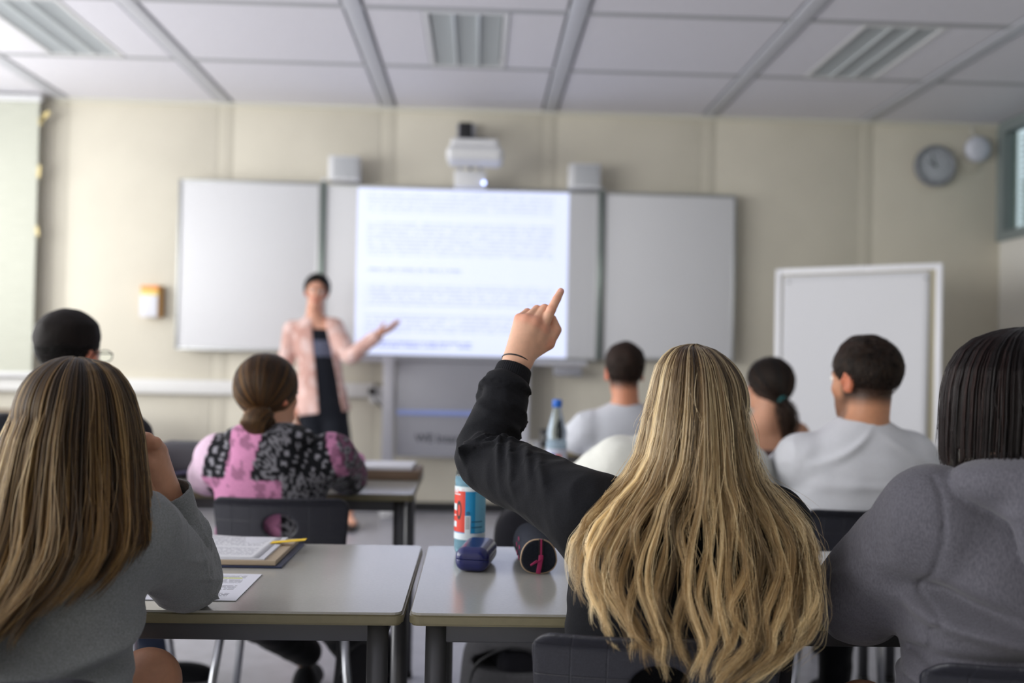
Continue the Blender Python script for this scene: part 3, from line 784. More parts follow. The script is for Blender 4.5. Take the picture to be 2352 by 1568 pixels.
def chair_seat_f(P):
    x, y, z = P[:, 0], P[:, 1], P[:, 2]
    hw = 0.195 - 0.02 * (y < -0.1)
    zz = z - 0.452 + 0.35 * np.maximum(y - 0.15, 0) ** 1.5 - 0.35 * x * x
    r = 0.05
    qx = np.abs(x) - (hw - r); qy = np.abs(y - 0.005) - (0.20 - r)
    d2 = np.hypot(np.maximum(qx, 0), np.maximum(qy, 0)) + np.minimum(np.maximum(qx, qy), 0) - r
    qa = d2 + 0.006; qb = np.abs(zz) - 0.0035
    return np.minimum(np.maximum(qa, qb), 0) + np.hypot(np.maximum(qa, 0), np.maximum(qb, 0)) - 0.006
proto_chair = []
def chair(x, y, label, rz=0.0, dz=0.0):
    r = empty('school_chair', (x, y, dz), label, 'chair', 'black plastic school chairs', rz)
    if not proto_chair:
        for nm, f, lo, hi in (('backrest', chair_back_f, (-0.22, -0.29, 0.45), (0.22, -0.10, 0.81)), ('seat', chair_seat_f, (-0.22, -0.22, 0.40), (0.22, 0.23, 0.50))):
            V, F = mesh_sdf(f, lo, hi, 0.0036, 0.01)
            proto_chair.append(from_arrays(nm, V, F, M['chair'], r))
        for s in (-1, 1):
            proto_chair.append(tube('back_tube', bez([(s * 0.13, -0.205, 0.60), (s * 0.14, -0.215, 0.52), (s * 0.155, -0.19, 0.44), (s * 0.16, -0.05, 0.425), (s * 0.16, 0.12, 0.425)], 16), 0.010, M['chrome'], r, 12))
            for q in (-1, 1):
                lg = tube('leg', [(s * 0.165, q * 0.13, 0.43), (s * 0.215, q * 0.20, 0.01)], 0.0115, M['chrome'], r, 12)
                proto_chair.append(lg)
                V, F = tube_arrays([(s * 0.2145, q * 0.199, 0.03), (s * 0.216, q * 0.201, 0.0)], 0.015, 10)
                from_arrays('leg_cap', V, F, M['black'], lg)
    else:
        for o in proto_chair:
            c = o.copy(); COL.objects.link(c); c.parent = r
            for g in o.children: gg = g.copy(); COL.objects.link(gg); gg.parent = c
    return r
def chair_at(pxc, d, label, top=None, rz=0.0):
    """chair whose backrest centre shows at pixel column pxc; d = distance of the backrest"""
    p = W(pxc, 1200, d); return chair(p[0], d + 0.233, label, rz)

# ------------------------------------------------------------------ people: materials
def fabric(name, col, noise=(300, 0.25), sheen=0.25, bump=(900, 0.3, 0.0008), attr=None, rough=0.9):
    return mat(name, col, rough, spec=0.2, sheen=sheen, noise=noise, bump=bump, attr=attr)
M['skin'] = mat('skin', srgb('#D9A98C'), 0.48, spec=0.35, sss=0.12, attr='Col', noise=(90, 0.05), bump=(500, 0.12, 0.0006))
M['nail'] = mat('nail', srgb('#DFA79B'), 0.25, spec=0.5)
M['eye'] = mat('eye_white', srgb('#E8E4DE'), 0.2)
M['iris'] = mat('iris', srgb('#3A2A1E'), 0.2)
M['black_sweat'] = fabric('black_sweatshirt', (0.0075, 0.008, 0.0108, 1), (500, 0.35), 0.03, (260, 0.25, 0.001))
M['grey_sweat'] = fabric('grey_sweater', srgb('#7F8284'), (420, 0.22, (1, 1, 1)), 0.15, (420, 0.35, 0.001))
M['dark_grey_sweat'] = fabric('dark_grey_hoodie', srgb('#5B5A62'), (420, 0.22, (1, 1, 0.4)), 0.15, (420, 0.3, 0.001))
M['white_cotton'] = fabric('white_cotton', srgb('#D4D6DC'), (200, 0.03), 0.1, (300, 0.2, 0.0008))
M['grey_cotton'] = fabric('grey_tshirt', srgb('#C4C7CF'), (200, 0.04), 0.1, (300, 0.2, 0.0008))
M['cream_cotton'] = fabric('cream_tshirt', srgb('#DCDDD6'), (200, 0.04), 0.1, (300, 0.2, 0.0008))
M['bandana'] = fabric('bandana_print', (0.5, 0.5, 0.5, 1), (260, 0.12), 0.1, (300, 0.2, 0.0008), attr='Col')
M['blazer'] = fabric('pink_blazer', (0.5, 0.5, 0.5, 1), (120, 0.06), 0.1, (300, 0.2, 0.0008), attr='Col')
M['navy'] = fabric('navy_cloth', srgb('#151820'), (200, 0.15), 0.1)
M['black_cloth'] = fabric('black_cloth', srgb('#101116'), (200, 0.15), 0.1)
M['denim'] = fabric('denim', srgb('#2C3A55'), (400, 0.3), 0.1)
M['teal'] = fabric('teal_cloth', srgb('#1F5A5C'), (200, 0.1), 0.1)
M['brown_knit'] = fabric('brown_top', srgb('#4A3636'), (200, 0.1), 0.1)
M['shoe_white'] = mat('sole', srgb('#8E8C92'), 0.6)
M['hair_dark_cap'] = mat('hair_mass_dark', srgb('#15100E'), 0.7, spec=0.2, noise=(60, 0.3, (1, 1, 0.15)), bump=(160, 0.5, 0.004, (1, 1, 0.12)))
M['hair_brown_cap'] = mat('hair_mass_brown', srgb('#241812'), 0.7, spec=0.2, noise=(60, 0.3, (1, 1, 0.15)), bump=(160, 0.5, 0.004, (1, 1, 0.12)))
M['hair_light_cap'] = mat('hair_mass_light_brown', srgb('#3A2817'), 0.7, spec=0.2, noise=(60, 0.3, (1, 1, 0.15)), bump=(160, 0.5, 0.004, (1, 1, 0.12)))
M['hair_blond_cap'] = mat('hair_mass_blond', srgb('#453320'), 0.7, spec=0.2, noise=(60, 0.3, (1, 1, 0.1)), bump=(160, 0.5, 0.004, (1, 1, 0.1)))
H_BLOND = hair_mat('hair_blond', srgb('#3A2A1C'), srgb('#91764E'), srgb('#D4C298'), 0.30, 0.5)
H_LBROWN = hair_mat('hair_light_brown', srgb('#241A11'), srgb('#4A3319'), srgb('#8C6E42'), 0.30, 0.55)
H_DARK = hair_mat('hair_dark', srgb('#0A0606'), srgb('#0B0606'), srgb('#2A1A17'), 0.34, ior=1.3)
H_BROWN = hair_mat('hair_brown', srgb('#140D09'), srgb('#1A110B'), srgb('#402C1E'), 0.36, ior=1.35)
H_HONEY = hair_mat('hair_honey', srgb('#23160B'), srgb('#382210'), srgb('#7A5527'), 0.33)
H_BLACK = hair_mat('hair_black', srgb('#060504'), srgb('#060504'), srgb('#0E0B09'), 0.45, ior=1.25)

def rot(yaw=0, pitch=0, roll=0):
    """columns are the local axes (x right, y forward, z up); yaw + turns to the left, pitch + looks up, roll + tilts right"""
    return np.array(Matrix.Rotation(yaw, 3, 'Z') @ Matrix.Rotation(pitch, 3, 'X') @ Matrix.Rotation(roll, 3, 'Y'), dtype=np.float32)

def head_f(P, hc, R, s=1.0, jaw=1.0):
    q = ((P - np.asarray(hc, np.float32)) @ R) / s
    far = np.linalg.norm(q, axis=1) - 0.15
    out = far.copy(); m = far < 0.06
    if not m.any(): return out * s
    q = q[m]; qa = q.copy(); qa[:, 0] = np.abs(qa[:, 0])
    d = ell(q, (0, -.012, .035), (.074, .095, .087))
    d = smin(d, ell(q, (0, .028, -.030), (.057 * jaw, .060, .085)), .03)
    d = smin(d, ell(q, (0, .042, -.078), (.040 * jaw, .042, .034)), .025)
    d = smin(d, ell(q, (0, .074, -.099), (.017 * jaw, .014, .014)), .02)
    d = smin(d, ell(q, (0, .075, .022), (.045, .016, .010)), .02)
    d = smin(d, ell(qa, (.036, .060, -.022), (.018, .020, .018)), .02)
    d = smax(d, -ell(qa, (.031, .094, .006), (.016, .013, .010)), .010)
    d = smin(d, cone(q, (0, .086, .010), (0, .106, -.026), .007, .011), .010)
    d = smin(d, ell(qa, (.011, .095, -.030), (.008, .010, .007)), .006)
    d = smin(d, ell(q, (0, .089, -.054), (.021, .009, .0045)), .004)
    d = smin(d, ell(q, (0, .088, -.064), (.018, .009, .0055)), .004)
    Re = np.array(Matrix.Rotation(-0.45, 3, 'Z') @ Matrix.Rotation(-0.15, 3, 'X'), dtype=np.float32)
    er = ell(qa, (.079, -.006, -.004), (.0075, .019, .032), Re)
    er = smax(er, -ell(qa, (.088, -.002, .000), (.007, .011, .020), Re), .004)
    d = smin(d, er, .006)
    out[m] = d
    return out * s

CURL = {'rest': [(0.22, 0.35, 0.25)] * 4, 'fist': [(1.3, 1.5, 0.9)] * 4, 'open': [(0.12, 0.15, 0.1)] * 4}
def hand_chains(wr, dY, dor, side, kind='rest', s=1.0, curl=None, thumb=(0.5, 0.3)):
    """finger and palm chains of a hand: wr wrist, dY direction of the fingers, dor back-of-hand normal, side direction of the thumb"""
    wr = np.array(wr, float); dY = np.array(dY, float); dY /= np.linalg.norm(dY)
    dor = np.array(dor, float); dor -= dY * (dor @ dY); dor /= np.linalg.norm(dor)
    sx = np.cross(dY, dor); sx *= np.sign(sx @ np.array(side, float)) or 1
    curl = curl or CURL[kind]
    pt = lambda x, y, z: wr + s * (sx * x + dY * y + dor * z)
    C = []
    spec = [(0.026, .088, (.042, .026, .020), .0088), (0.005, .092, (.046, .029, .022), .0090), (-0.015, .086, (.042, .027, .021), .0085), (-0.032, .076, (.033, .020, .018), .0078)]
    for (x, y, L, r), cu in zip(spec, curl):
        p = [pt(x * 0.35, 0.012, 0), pt(x, y, 0)]; C.append((p, [.0150 * s, .0115 * s]))
        a = 0; cur = p[1]; ch = [cur]
        spl = sx * x * 1.4
        for Lk, ak in zip(L, cu):
            a += ak; d_ = dY * math.cos(a) - dor * math.sin(a) + spl * (1 if a < 0.8 else 0.2); d_ /= np.linalg.norm(d_)
            cur = cur + s * Lk * d_; ch.append(cur)
        C.append((ch, [r * 1.12 * s, r * 1.0 * s, r * .92 * s, r * .80 * s]))
    t0 = pt(.016, .018, -.006); t1 = pt(.036, .046, -.014)
    d1 = sx * math.sin(thumb[0]) + dY * math.cos(thumb[0]) - dor * thumb[1]; d1 /= np.linalg.norm(d1)
    t2 = t1 + d1 * .032 * s; d2 = d1 - sx * 0.25; d2 /= np.linalg.norm(d2); t3 = t2 + d2 * .026 * s
    C.append(([t0, t1], [.014 * s, .0135 * s])); C.append(([t1, t2, t3], [.0115 * s, .0100 * s, .0085 * s]))
    return C
def hand_f(P, C, palm=4):
    d = None
    for i, (p, r) in enumerate(C):
        e = chain(P, p, r, 0.002)
        k = 0.012 if len(p) == 2 else 0.0035
        d = e if d is None else smin(d, e, k)
    return d

def loft_f(P, A, B, X, tab, k=0.0):
    """elliptical trunk from A to B; X: sideways axis; tab rows: t, half width, half depth, forward shift"""
    A = np.asarray(A, np.float32); B = np.asarray(B, np.float32); Z = B - A; L = float(np.linalg.norm(Z)); Z = Z / L
    X = np.asarray(X, np.float32); X = X - Z * (X @ Z); X /= np.linalg.norm(X); Y = np.cross(Z, X)
    q = P - A; t = (q @ Z) / L; u = q @ X; v = q @ Y
    T = np.array(tab, np.float32)
    tc = np.clip(t, T[0, 0], T[-1, 0])
    wx = np.interp(tc, T[:, 0], T[:, 1]); wy = np.interp(tc, T[:, 0], T[:, 2]); sh = np.interp(tc, T[:, 0], T[:, 3]) if T.shape[1] > 3 else 0
    v = v - sh; n = 2.3
    r = (np.abs(u / wx) ** n + np.abs(v / wy) ** n) ** (1 / n)
    g = np.minimum(wx, wy) * 0.85
    d = (r - 1) * g
    cap = np.maximum(t - T[-1, 0], T[0, 0] - t) * L
    d = np.where(cap > 0, np.hypot(np.maximum(d, 0), cap), d).astype(np.float32)
    return d, t, np.arctan2(u, -v)        # angle 0 at the back
def smooth_tab(tab, n=40):
    T = np.array(tab, float); t = np.linspace(T[0, 0], T[-1, 0], n); out = [t]
    for c in range(1, T.shape[1]):
        y = np.interp(t, T[:, 0], T[:, c]); yp = np.pad(y, 3, mode='reflect', reflect_type='odd'); ker = np.array([1, 3, 5, 6, 5, 3, 1]) / 24.
        out.append(np.convolve(yp, ker, 'valid'))
    return np.stack(out, 1)

SKIN = np.array(srgb('#CF9C80')[:3], np.float32)
def person(label, hc, yaw=0, pitch=0, roll=0, sh=0.185, sz=None, body=None, h=0.0065, skin=SKIN, dy_hip=-0.02, hs=1.0,
           arms=None, tab=None, top=None, sleeve='long', sl_r=(.064, .056, .050, .042), neck=(.054, .060), jaw=1.0,
           knees=None, ankles=None, hands=('rest', 'rest'), bottom='black_cloth', hip=None, nb=None, topfx=None, topcol=None,
           hoph=None, shoes='black', cuff=False, stand=False, folds_t=None, hg=None, name='person', hand_h=0.0035, seam=None, beard=False, hand_over=None, hem=0.0, body_extra=None, S_=None, gname=None, nk=None, send=(.012, .012), scalp=None, fade=None, shoe_dirs=None):
    """a seated (or standing) figure facing +Y; returns its empty and a dict of useful data"""
    hc = np.array(hc, float); R = rot(yaw, pitch, roll)
    nb = np.array(nb, float) if nb is not None else hc + np.array([0, -0.045, -0.175]) * hs
    hip = np.array(hip, float) if hip is not None else np.array([nb[0], nb[1] + dy_hip, 0.56])
    r = empty(name, (hip[0], hip[1], 0), label, 'person')
    sz = nb[2] - 0.055 if sz is None else sz
    X = np.array([1.0, 0, 0])
    S = S_ or [np.array([nb[0] - sh, nb[1] + 0.01, sz]), np.array([nb[0] + sh, nb[1] + 0.01, sz])]
    A = []
    for i, sgn in ((0, -1), (1, 1)):
        a = arms[i] if arms and arms[i] is not None else None
        if a is None:
            e = S[i] + np.array([sgn * 0.045, 0.10, -0.24]); w = np.array([nb[0] + sgn * 0.10, e[1] + 0.22, max(e[2] + 0.02, 0.79)])
            a = [S[i], e, w]
        else: a = [np.array(v, float) if v is not None else S[i] for v in a]
        if not stand and .70 < a[2][2] < .805: a[2] = np.array([a[2][0], a[2][1], .805])
        A.append(a)
    knees = knees or [hip + np.array([-0.10, 0.42, -0.02]), hip + np.array([0.10, 0.42, -0.02])]
    ankles = ankles or [np.array([k[0], k[1] + 0.02, 0.09]) for k in knees]
    knees = [np.array(k, float) for k in knees]; ankles = [np.array(k, float) for k in ankles]
    tab = tab or [(0, .165, .115), (.25, .145, .10), (.5, .150, .105), (.72, .165, .110), (.86, .155, .095), (.95, .105, .075), (1.0, .065, .06)]
    tab = smooth_tab(tab)
    tb = tab.copy(); tb[:, 1:3] -= 0.016 + (0.014 if bottom or shoes is None or True else 0) * np.clip((0.9 - tab[:, :1]) / .1, 0, 1)
    fw = []
    for i in (0, 1):
        d_ = A[i][2] - A[i][1]; d_ /= np.linalg.norm(d_)
        fw.append(A[i][2] - d_ * 0.05)
    H = []
    for i, sgn in ((0, -1), (1, 1)):
        if hand_over and hand_over[i] is not None: H.append(hand_over[i]); continue
        d_ = A[i][2] - A[i][1]; d_[2] *= 0.3
        H.append(hand_chains(A[i][2], d_, (0, 0, 1), (-sgn, 0, 0), hands[i]))
    def fbody(P):
        d, _, _ = loft_f(P, hip, nb, X, tb)
        d = smin(d, ell(P, hip + [0, 0, -0.02], (.145, .10, .08)), .03)
        d = smin(d, cone(P, nb + [0, -0.005, -0.04], hc + R @ np.array([0, -.025, -.045]) * hs, neck[1], neck[0]), .025)
        d = smin(d, cone(P, S[0], S[1], .045, .045), .03)
        d = smin(d, head_f(P, hc, R, hs, jaw), .018)
        for i in (0, 1):
            d = smin(d, chain(P, [A[i][0], A[i][1], fw[i]], [.044, .036, .027], .01), .02)
            d = smin(d, chain(P, [hip + [(-.085, .085)[i], 0.02, -0.02], knees[i], ankles[i]], [.078, .052, .036], .01), .03)
        if body_extra: d = smin(d, body_extra(P), .01)
        return d
    def colf(V):
        q = ((V - hc.astype(np.float32)) @ R) / hs
        c = np.tile(skin, (len(V), 1)).astype(np.float32)
        n = vnoise(V * 22, 3)[:, None]; c = c * (0.92 + 0.16 * n)
        ear = (np.abs(q[:, 0]) > .070) & (np.abs(q[:, 2]) < .04) & (np.abs(q[:, 1] + .005) < .04)
        c[ear] *= np.array([1.05, .72, .68])
        if hand_over and hand_over[0] is not None:
            for pts_, rd in hand_over[0]:
                for k_, (pp, rr) in enumerate(zip(pts_, rd)):
                    if k_ == 0 and len(pts_) == 2: continue
                    w_ = np.exp(-(np.linalg.norm(V - pp.astype(np.float32), axis=1) / (rr * 1.25)) ** 4)[:, None]
                    c *= 1 - w_ * np.array([.0, .16, .17])
        lip = (np.hypot(q[:, 0] / .023, (q[:, 2] + .059) / .010) < 1) & (q[:, 1] > .075)
        c[lip] *= np.array([.85, .5, .52])
        chk = np.exp(-((np.abs(q[:, 0]) - .035) / .02) ** 2 - ((q[:, 2] + .025) / .02) ** 2) * (q[:, 1] > .04)
        c *= 1 - chk[:, None] * np.array([0, .14, .14])
        brow = (np.abs(np.abs(q[:, 0]) - .030) < .020) & (np.abs(q[:, 2] - .027 + .1 * (np.abs(q[:, 0]) - .03) ** 2 * 100 * .1) < .0045) & (q[:, 1] > .06)
        c[brow] = c[brow] * 0.2
        if scalp is not None:
            w_ = np.clip((q[:, 2] - hairline(q[:, 1]) + .012) / .012, 0, 1) * (q[:, 1] < .085) * (np.linalg.norm(q, axis=1) < .17); c = c * (1 - w_[:, None]) + np.array(scalp)[None] * w_[:, None]
        if fade is not None:
            w_ = np.clip((q[:, 2] + .072) / .030, 0, 1) * np.clip((.035 - q[:, 1]) / .02, 0, 1) * (np.abs(q[:, 0]) < .073) * (np.linalg.norm(q, axis=1) < .17)
            w_ = w_ * np.clip(1 - (q[:, 2] > hairline(q[:, 1]) + .03) * (q[:, 1] > -.02), 0, 1)
            c = c * (1 - .9 * w_[:, None]) + np.array(fade)[None] * .9 * w_[:, None]
        if beard:
            b = np.clip((-.035 - q[:, 2]) / .02, 0, 1) * np.clip((q[:, 1] - .0) / .02, 0, 1) * (q[:, 2] > -.12) * ~lip
            c *= 1 - b[:, None] * .6
        return c
    allp = np.array([hip, nb, hc, S[0], S[1], *[v for a in A for v in a], *knees, *ankles])
    lo = allp.min(0) - 0.18; hi = allp.max(0) + 0.18
    ex = []
    Hf = []
    for i in (0, 1):
        def fh(P, i=i):
            d = hand_f(P, H[i]); d_ = A[i][2] - A[i][1]; L = np.linalg.norm(d_); d_ = d_ / L
            return smin(d, chain(P, [A[i][2] - d_ * .115, A[i][2] - d_ * .03, A[i][2] + (H[i][0][0][0] - A[i][2]) * .5], [.031, .0245, .022], .01), .014)
        pts = np.array([v for p, _ in H[i] for v in p] + [A[i][2], fw[i]]); hh = hand_h[i] if isinstance(hand_h, tuple) else hand_h
        ex.append(mesh_sdf(fh, pts.min(0) - 0.05, pts.max(0) + 0.04, hh, 0.008)); Hf.append(fh)
    b = sdf_obj('body', fbody, lo, hi, h, M['skin'], r, colf, extra=ex)
    # eyes
    for s_ in (-1, 1):
        c = hc + R @ np.array([s_ * .031, .082, .006]) * hs - woff(r)
        bm = bmesh.new(); bmesh.ops.create_uvsphere(bm, u_segments=14, v_segments=10, radius=.0115 * hs)
        e = from_bm('eye', bm, M['eye'], r, smooth=True); e.location = c; e.rotation_euler = Matrix(R.tolist()).to_euler()
        bm = bmesh.new(); bmesh.ops.create_uvsphere(bm, u_segments=12, v_segments=8, radius=.0058 * hs)
        e2 = from_bm('iris', bm, M['iris'], e, smooth=True); e2.location = (0, .0068 * hs, 0)
    info = dict(r=r, R=R, hc=hc, nb=nb, hip=hip, A=A, S=S, hs=hs, Hf=Hf)
    # top garment
    if top:
        L = float(np.linalg.norm(nb - hip))
        ch = []
        for i in (0, 1):
            a = A[i]
            if sleeve == 'long': pts = bez([a[0], (a[0] + a[1]) / 2, a[1], (a[1] + a[2]) / 2, a[2] - (a[2] - a[1]) / np.linalg.norm(a[2] - a[1]) * send[i]], 15); rad = np.interp(np.linspace(0, 1, 15), [0, .35, .6, 1], sl_r)
            elif sleeve == 'short': e_ = a[0] + (a[1] - a[0]) * 0.72; pts = [a[0], (a[0] + e_) / 2, e_]; rad = [sl_r[0], sl_r[1] + .006, sl_r[1] + .010]
            else: pts = None; rad = None
            ch.append((pts, rad))
        FT = folds_t or []
        def ftop(P):
            d, t, ph = loft_f(P, hip, nb, X, tab)
            fo = 0
            for t0, p0, wt, wp, amp, tilt in FT:
                dp = (ph - p0 + PI) % (2 * PI) - PI
                fo = fo + amp * np.exp(-((t - t0 - tilt * dp) / wt) ** 2 - (dp / wp) ** 2)
            n1 = vnoise(P * np.array([9, 9, 26]) + 3.1, 11); n2 = vnoise(P * np.array([14, 14, 8]), 12)
            fo = fo + 0.010 * (0.5 - np.abs(2 * n1 - 1)) * np.clip(1 - t * 1.2, 0.15, 1) + 0.006 * (n2 - .5)
            d = d - fo
            if sleeve != 'none': d = smin(d, cone(P, S[0] + [0, 0, -.004], S[1] + [0, 0, -.004], .046, .046), .06)
            for i in (0, 1):
                p_, r_ = ch[i]
                if p_ is None: continue
                e, s_, rv = chain(P, p_, r_, 0, True)
                if topfx and topfx[i] is not None: e = e - topfx[i](P, s_, rv)
                else:
                    n3 = vnoise(P * 24 + i * 7, 21); e = e - 0.007 * (0.5 - np.abs(2 * n3 - 1))
                d = smin(d, e, .032)
            # open neck
            if nk is None: d = smax(d, -ell(P, nb + [0, 0.012, 0.035], (neck[1] + .012, neck[1] + .014, .045)), .008)
            else: d = nk(P, d)
            d = smax(d, (hip[2] - 0.075 + hem) - P[:, 2], .01)
            if hoph: d = hoph(P, d)
            return d
        g = sdf_obj(gname or {'long': 'sweater', 'short': 'tshirt', 'none': 'top'}[sleeve], ftop, lo, hi, hg or h, M[top], r, topcol)
        info['top'] = g; info['ftop'] = ftop; info['ch'] = ch
    if bottom:
        def fbot(P):
            d = ell(P, hip + [0, 0, -0.035], (.172, .13, .085))
            for i in (0, 1):
                e = chain(P, [hip + [(-.085, .085)[i], 0.02, -0.02], knees[i], ankles[i] + [0, 0, .02]], [.088, .064, .052], .01)
                n3 = vnoise(P * 20 + i * 7, 31); e = e - 0.006 * (0.5 - np.abs(2 * n3 - 1)); d = smin(d, e, .03)
            return smax(d, P[:, 2] - (hip[2] + .03), .01)
        pts = np.array([hip, *knees, *ankles]); sdf_obj('trousers', fbot, pts.min(0) - 0.2, pts.max(0) + 0.15, max(h, .008), M[bottom], r)
    if shoes:
        for i in (0, 1):
            a = ankles[i]; dirf = np.array(shoe_dirs[i] if shoe_dirs else [0, 1.0, 0], float)
            shoe(a, dirf, r, shoes)
    return r, info
def shoe(a, dirf, parent, kind='black'):
    a = np.array(a, float); yaw = math.atan2(-dirf[0], dirf[1]); Rz = rot(yaw)
    def f(P):
        q = (P - np.array([a[0], a[1], 0], np.float32)) @ Rz
        d = ell(q, (0, .06, .045), (.044, .125, .045)); d = smin(d, ell(q, (0, -.015, .065), (.036, .045, .055)), .03)
        d = smin(d, ell(q, (0, .13, .035), (.042, .055, .030)), .02)
        return smax(d, .022 - q[:, 2], .006)
    lo = np.array([a[0] - .22, a[1] - .22, 0]); hi = np.array([a[0] + .22, a[1] + .22, .15])
    s = sdf_obj('shoe', f, lo, hi, .006, M['black_cloth' if kind != 'teal' else 'teal'], parent)
    def g(P):
        q = (P - np.array([a[0], a[1], 0], np.float32)) @ Rz
        w = .044 - .006 * np.clip((q[:, 1] - .02) / .1, -1, 1)
        d2 = np.hypot(q[:, 0] / w, (q[:, 1] - .06) / .135) - 1
        return np.maximum(d2 * .04, np.abs(q[:, 2] - .012) - .012)
    s2 = sdf_obj('sole', g, lo - [0, 0, .02], hi, .005, M['shoe_white'], s)
    return s

# hair helpers ---------------------------------------------------------------
def sk(q):   # skull ellipsoid used for hair roots (head space, unscaled)
    return np.array([0, -.012, .035]), np.array([.074, .095, .087])
def hairline(y):
    return np.interp(y, [-.11, -.06, -.02, .005, .03, .06, .085], [-.060, -.052, -.030, -.004, .012, .055, .080])
def cap_f(hc, R, hs, thick=.012, top=.010, front=0.0, drop=0.0, rough=.004, sc=34, seed=5):
    def f(P):
        q = ((P - np.asarray(hc, np.float32)) @ R) / hs
        t = thick + top * np.clip((q[:, 2] - .02) / .08, 0, 1) - .006 * np.clip(-(q[:, 2] + .0) / .05, 0, 1)
        d = ell(q, (0, -.012, .035), (.074, .095, .087)) - t - rough * (vnoise(q * sc, seed) - .5) * 2 * np.clip((q[:, 2] + .03) / .05, .15, 1)
        hl = hairline(q[:, 1]) - drop
        d = smax(d, (hl - q[:, 2]) * .8, .010)
        d = smax(d, (q[:, 1] - .083 - front) * 1.0, .012)
        return d * hs
    return f
def scalp_roots(n, zmin=-.055):
    out = []
    c, r = sk(None)
    while len(out) < n:
        v = rng.normal(size=(n * 2, 3)); v /= np.linalg.norm(v, axis=1)[:, None]
        p = c + v * r
        ok = (p[:, 2] > hairline(p[:, 1])) & (p[:, 1] < .078)
        out.extend(v[ok].tolist())
    return np.array(out[:n])
def short_hair(info, n, L, mat_, parent, comb=(0, .3, .2), lift=.5, cap=.012, rad=.0005, K=6, topL=None, bottomL=.3):
    v = scalp_roots(n); c, r = sk(None); R, hc, hs = info['R'], info['hc'], info['hs']
    root = c + v * (r + cap * .6); nrm = v / r; nrm /= np.linalg.norm(nrm, axis=1)[:, None]
    zz = np.clip((root[:, 2] + .02) / .08, 0, 1)[:, None]
    Ls = L * (bottomL + (1 - bottomL) * zz) * rng.uniform(.7, 1.15, (n, 1))
    cb = np.array(comb, float); cv = np.tile(cb, (n, 1)) + .25 * rng.normal(size=(n, 3))
    clump = vnoise((root * 60).astype(np.float32), 9)[:, None] - .5; cv = cv + clump * np.array([[1.2, .6, .3]])
    tan = cv - nrm * (cv * nrm).sum(1)[:, None]; tan /= np.linalg.norm(tan, axis=1)[:, None] + 1e-9
    t = np.linspace(0, 1, K)[None, :, None]
    pts = root[:, None] + Ls[:, None] * (nrm[:, None] * (lift * (t - .5 * t * t)) + tan[:, None] * (t * .4 + .6 * t * t) - nrm[:, None] * (t ** 2) * .12)
    pts = hc + (pts * hs) @ R.T
    return strands('hair_strands', pts, rad, mat_, parent, rng.uniform(0, 1, n) ** 2)
def combed(info, n, target, mat_, parent, off=.012, rad=.0006, K=14, part_front=True, jitter=.004, shade=None):
    """strands combed over the skull from the hairline to a gathering point (head space)"""
    c, r = sk(None); R, hc, hs = info['R'], info['hc'], info['hs']
    v = scalp_roots(n); tgt = (np.array(target) - c) / r; tl = np.linalg.norm(tgt); tn = tgt / tl
    t = np.linspace(0, 1, K)
    dot = np.clip(v @ tn, -1, 1); om = np.arccos(dot)[:, None]; so = np.sin(om) + 1e-6
    a = np.sin((1 - t) * om) / so; b = np.sin(t * om) / so
    dirs = a[..., None] * v[:, None] + b[..., None] * tn
    lift = off * (1 + .25 * np.sin(t * PI))[None, :, None] * np.ones((n, 1, 1)) + .35 * off * (rng.random((n, 1, 1)) - .3) + (np.clip(tl - 1 - off / .09, 0, 2) * (t ** 4))[None, :, None] * .09
    pts = c + dirs * (r + lift)
    wob = vnoise((v * 9).astype(np.float32), 4)[:, None, None] - .5
    pts = pts + wob * jitter * np.sin(t * PI)[None, :, None] * np.array([1, 0, 1])
    pts = hc + (pts * hs) @ R.T
    sh = np.clip(vnoise((v * 14).astype(np.float32), 8) * 1.4 - .3 + .2 * rng.normal(size=n), 0, 1)
    return strands('hair_strands', pts, rad, mat_, parent, sh)

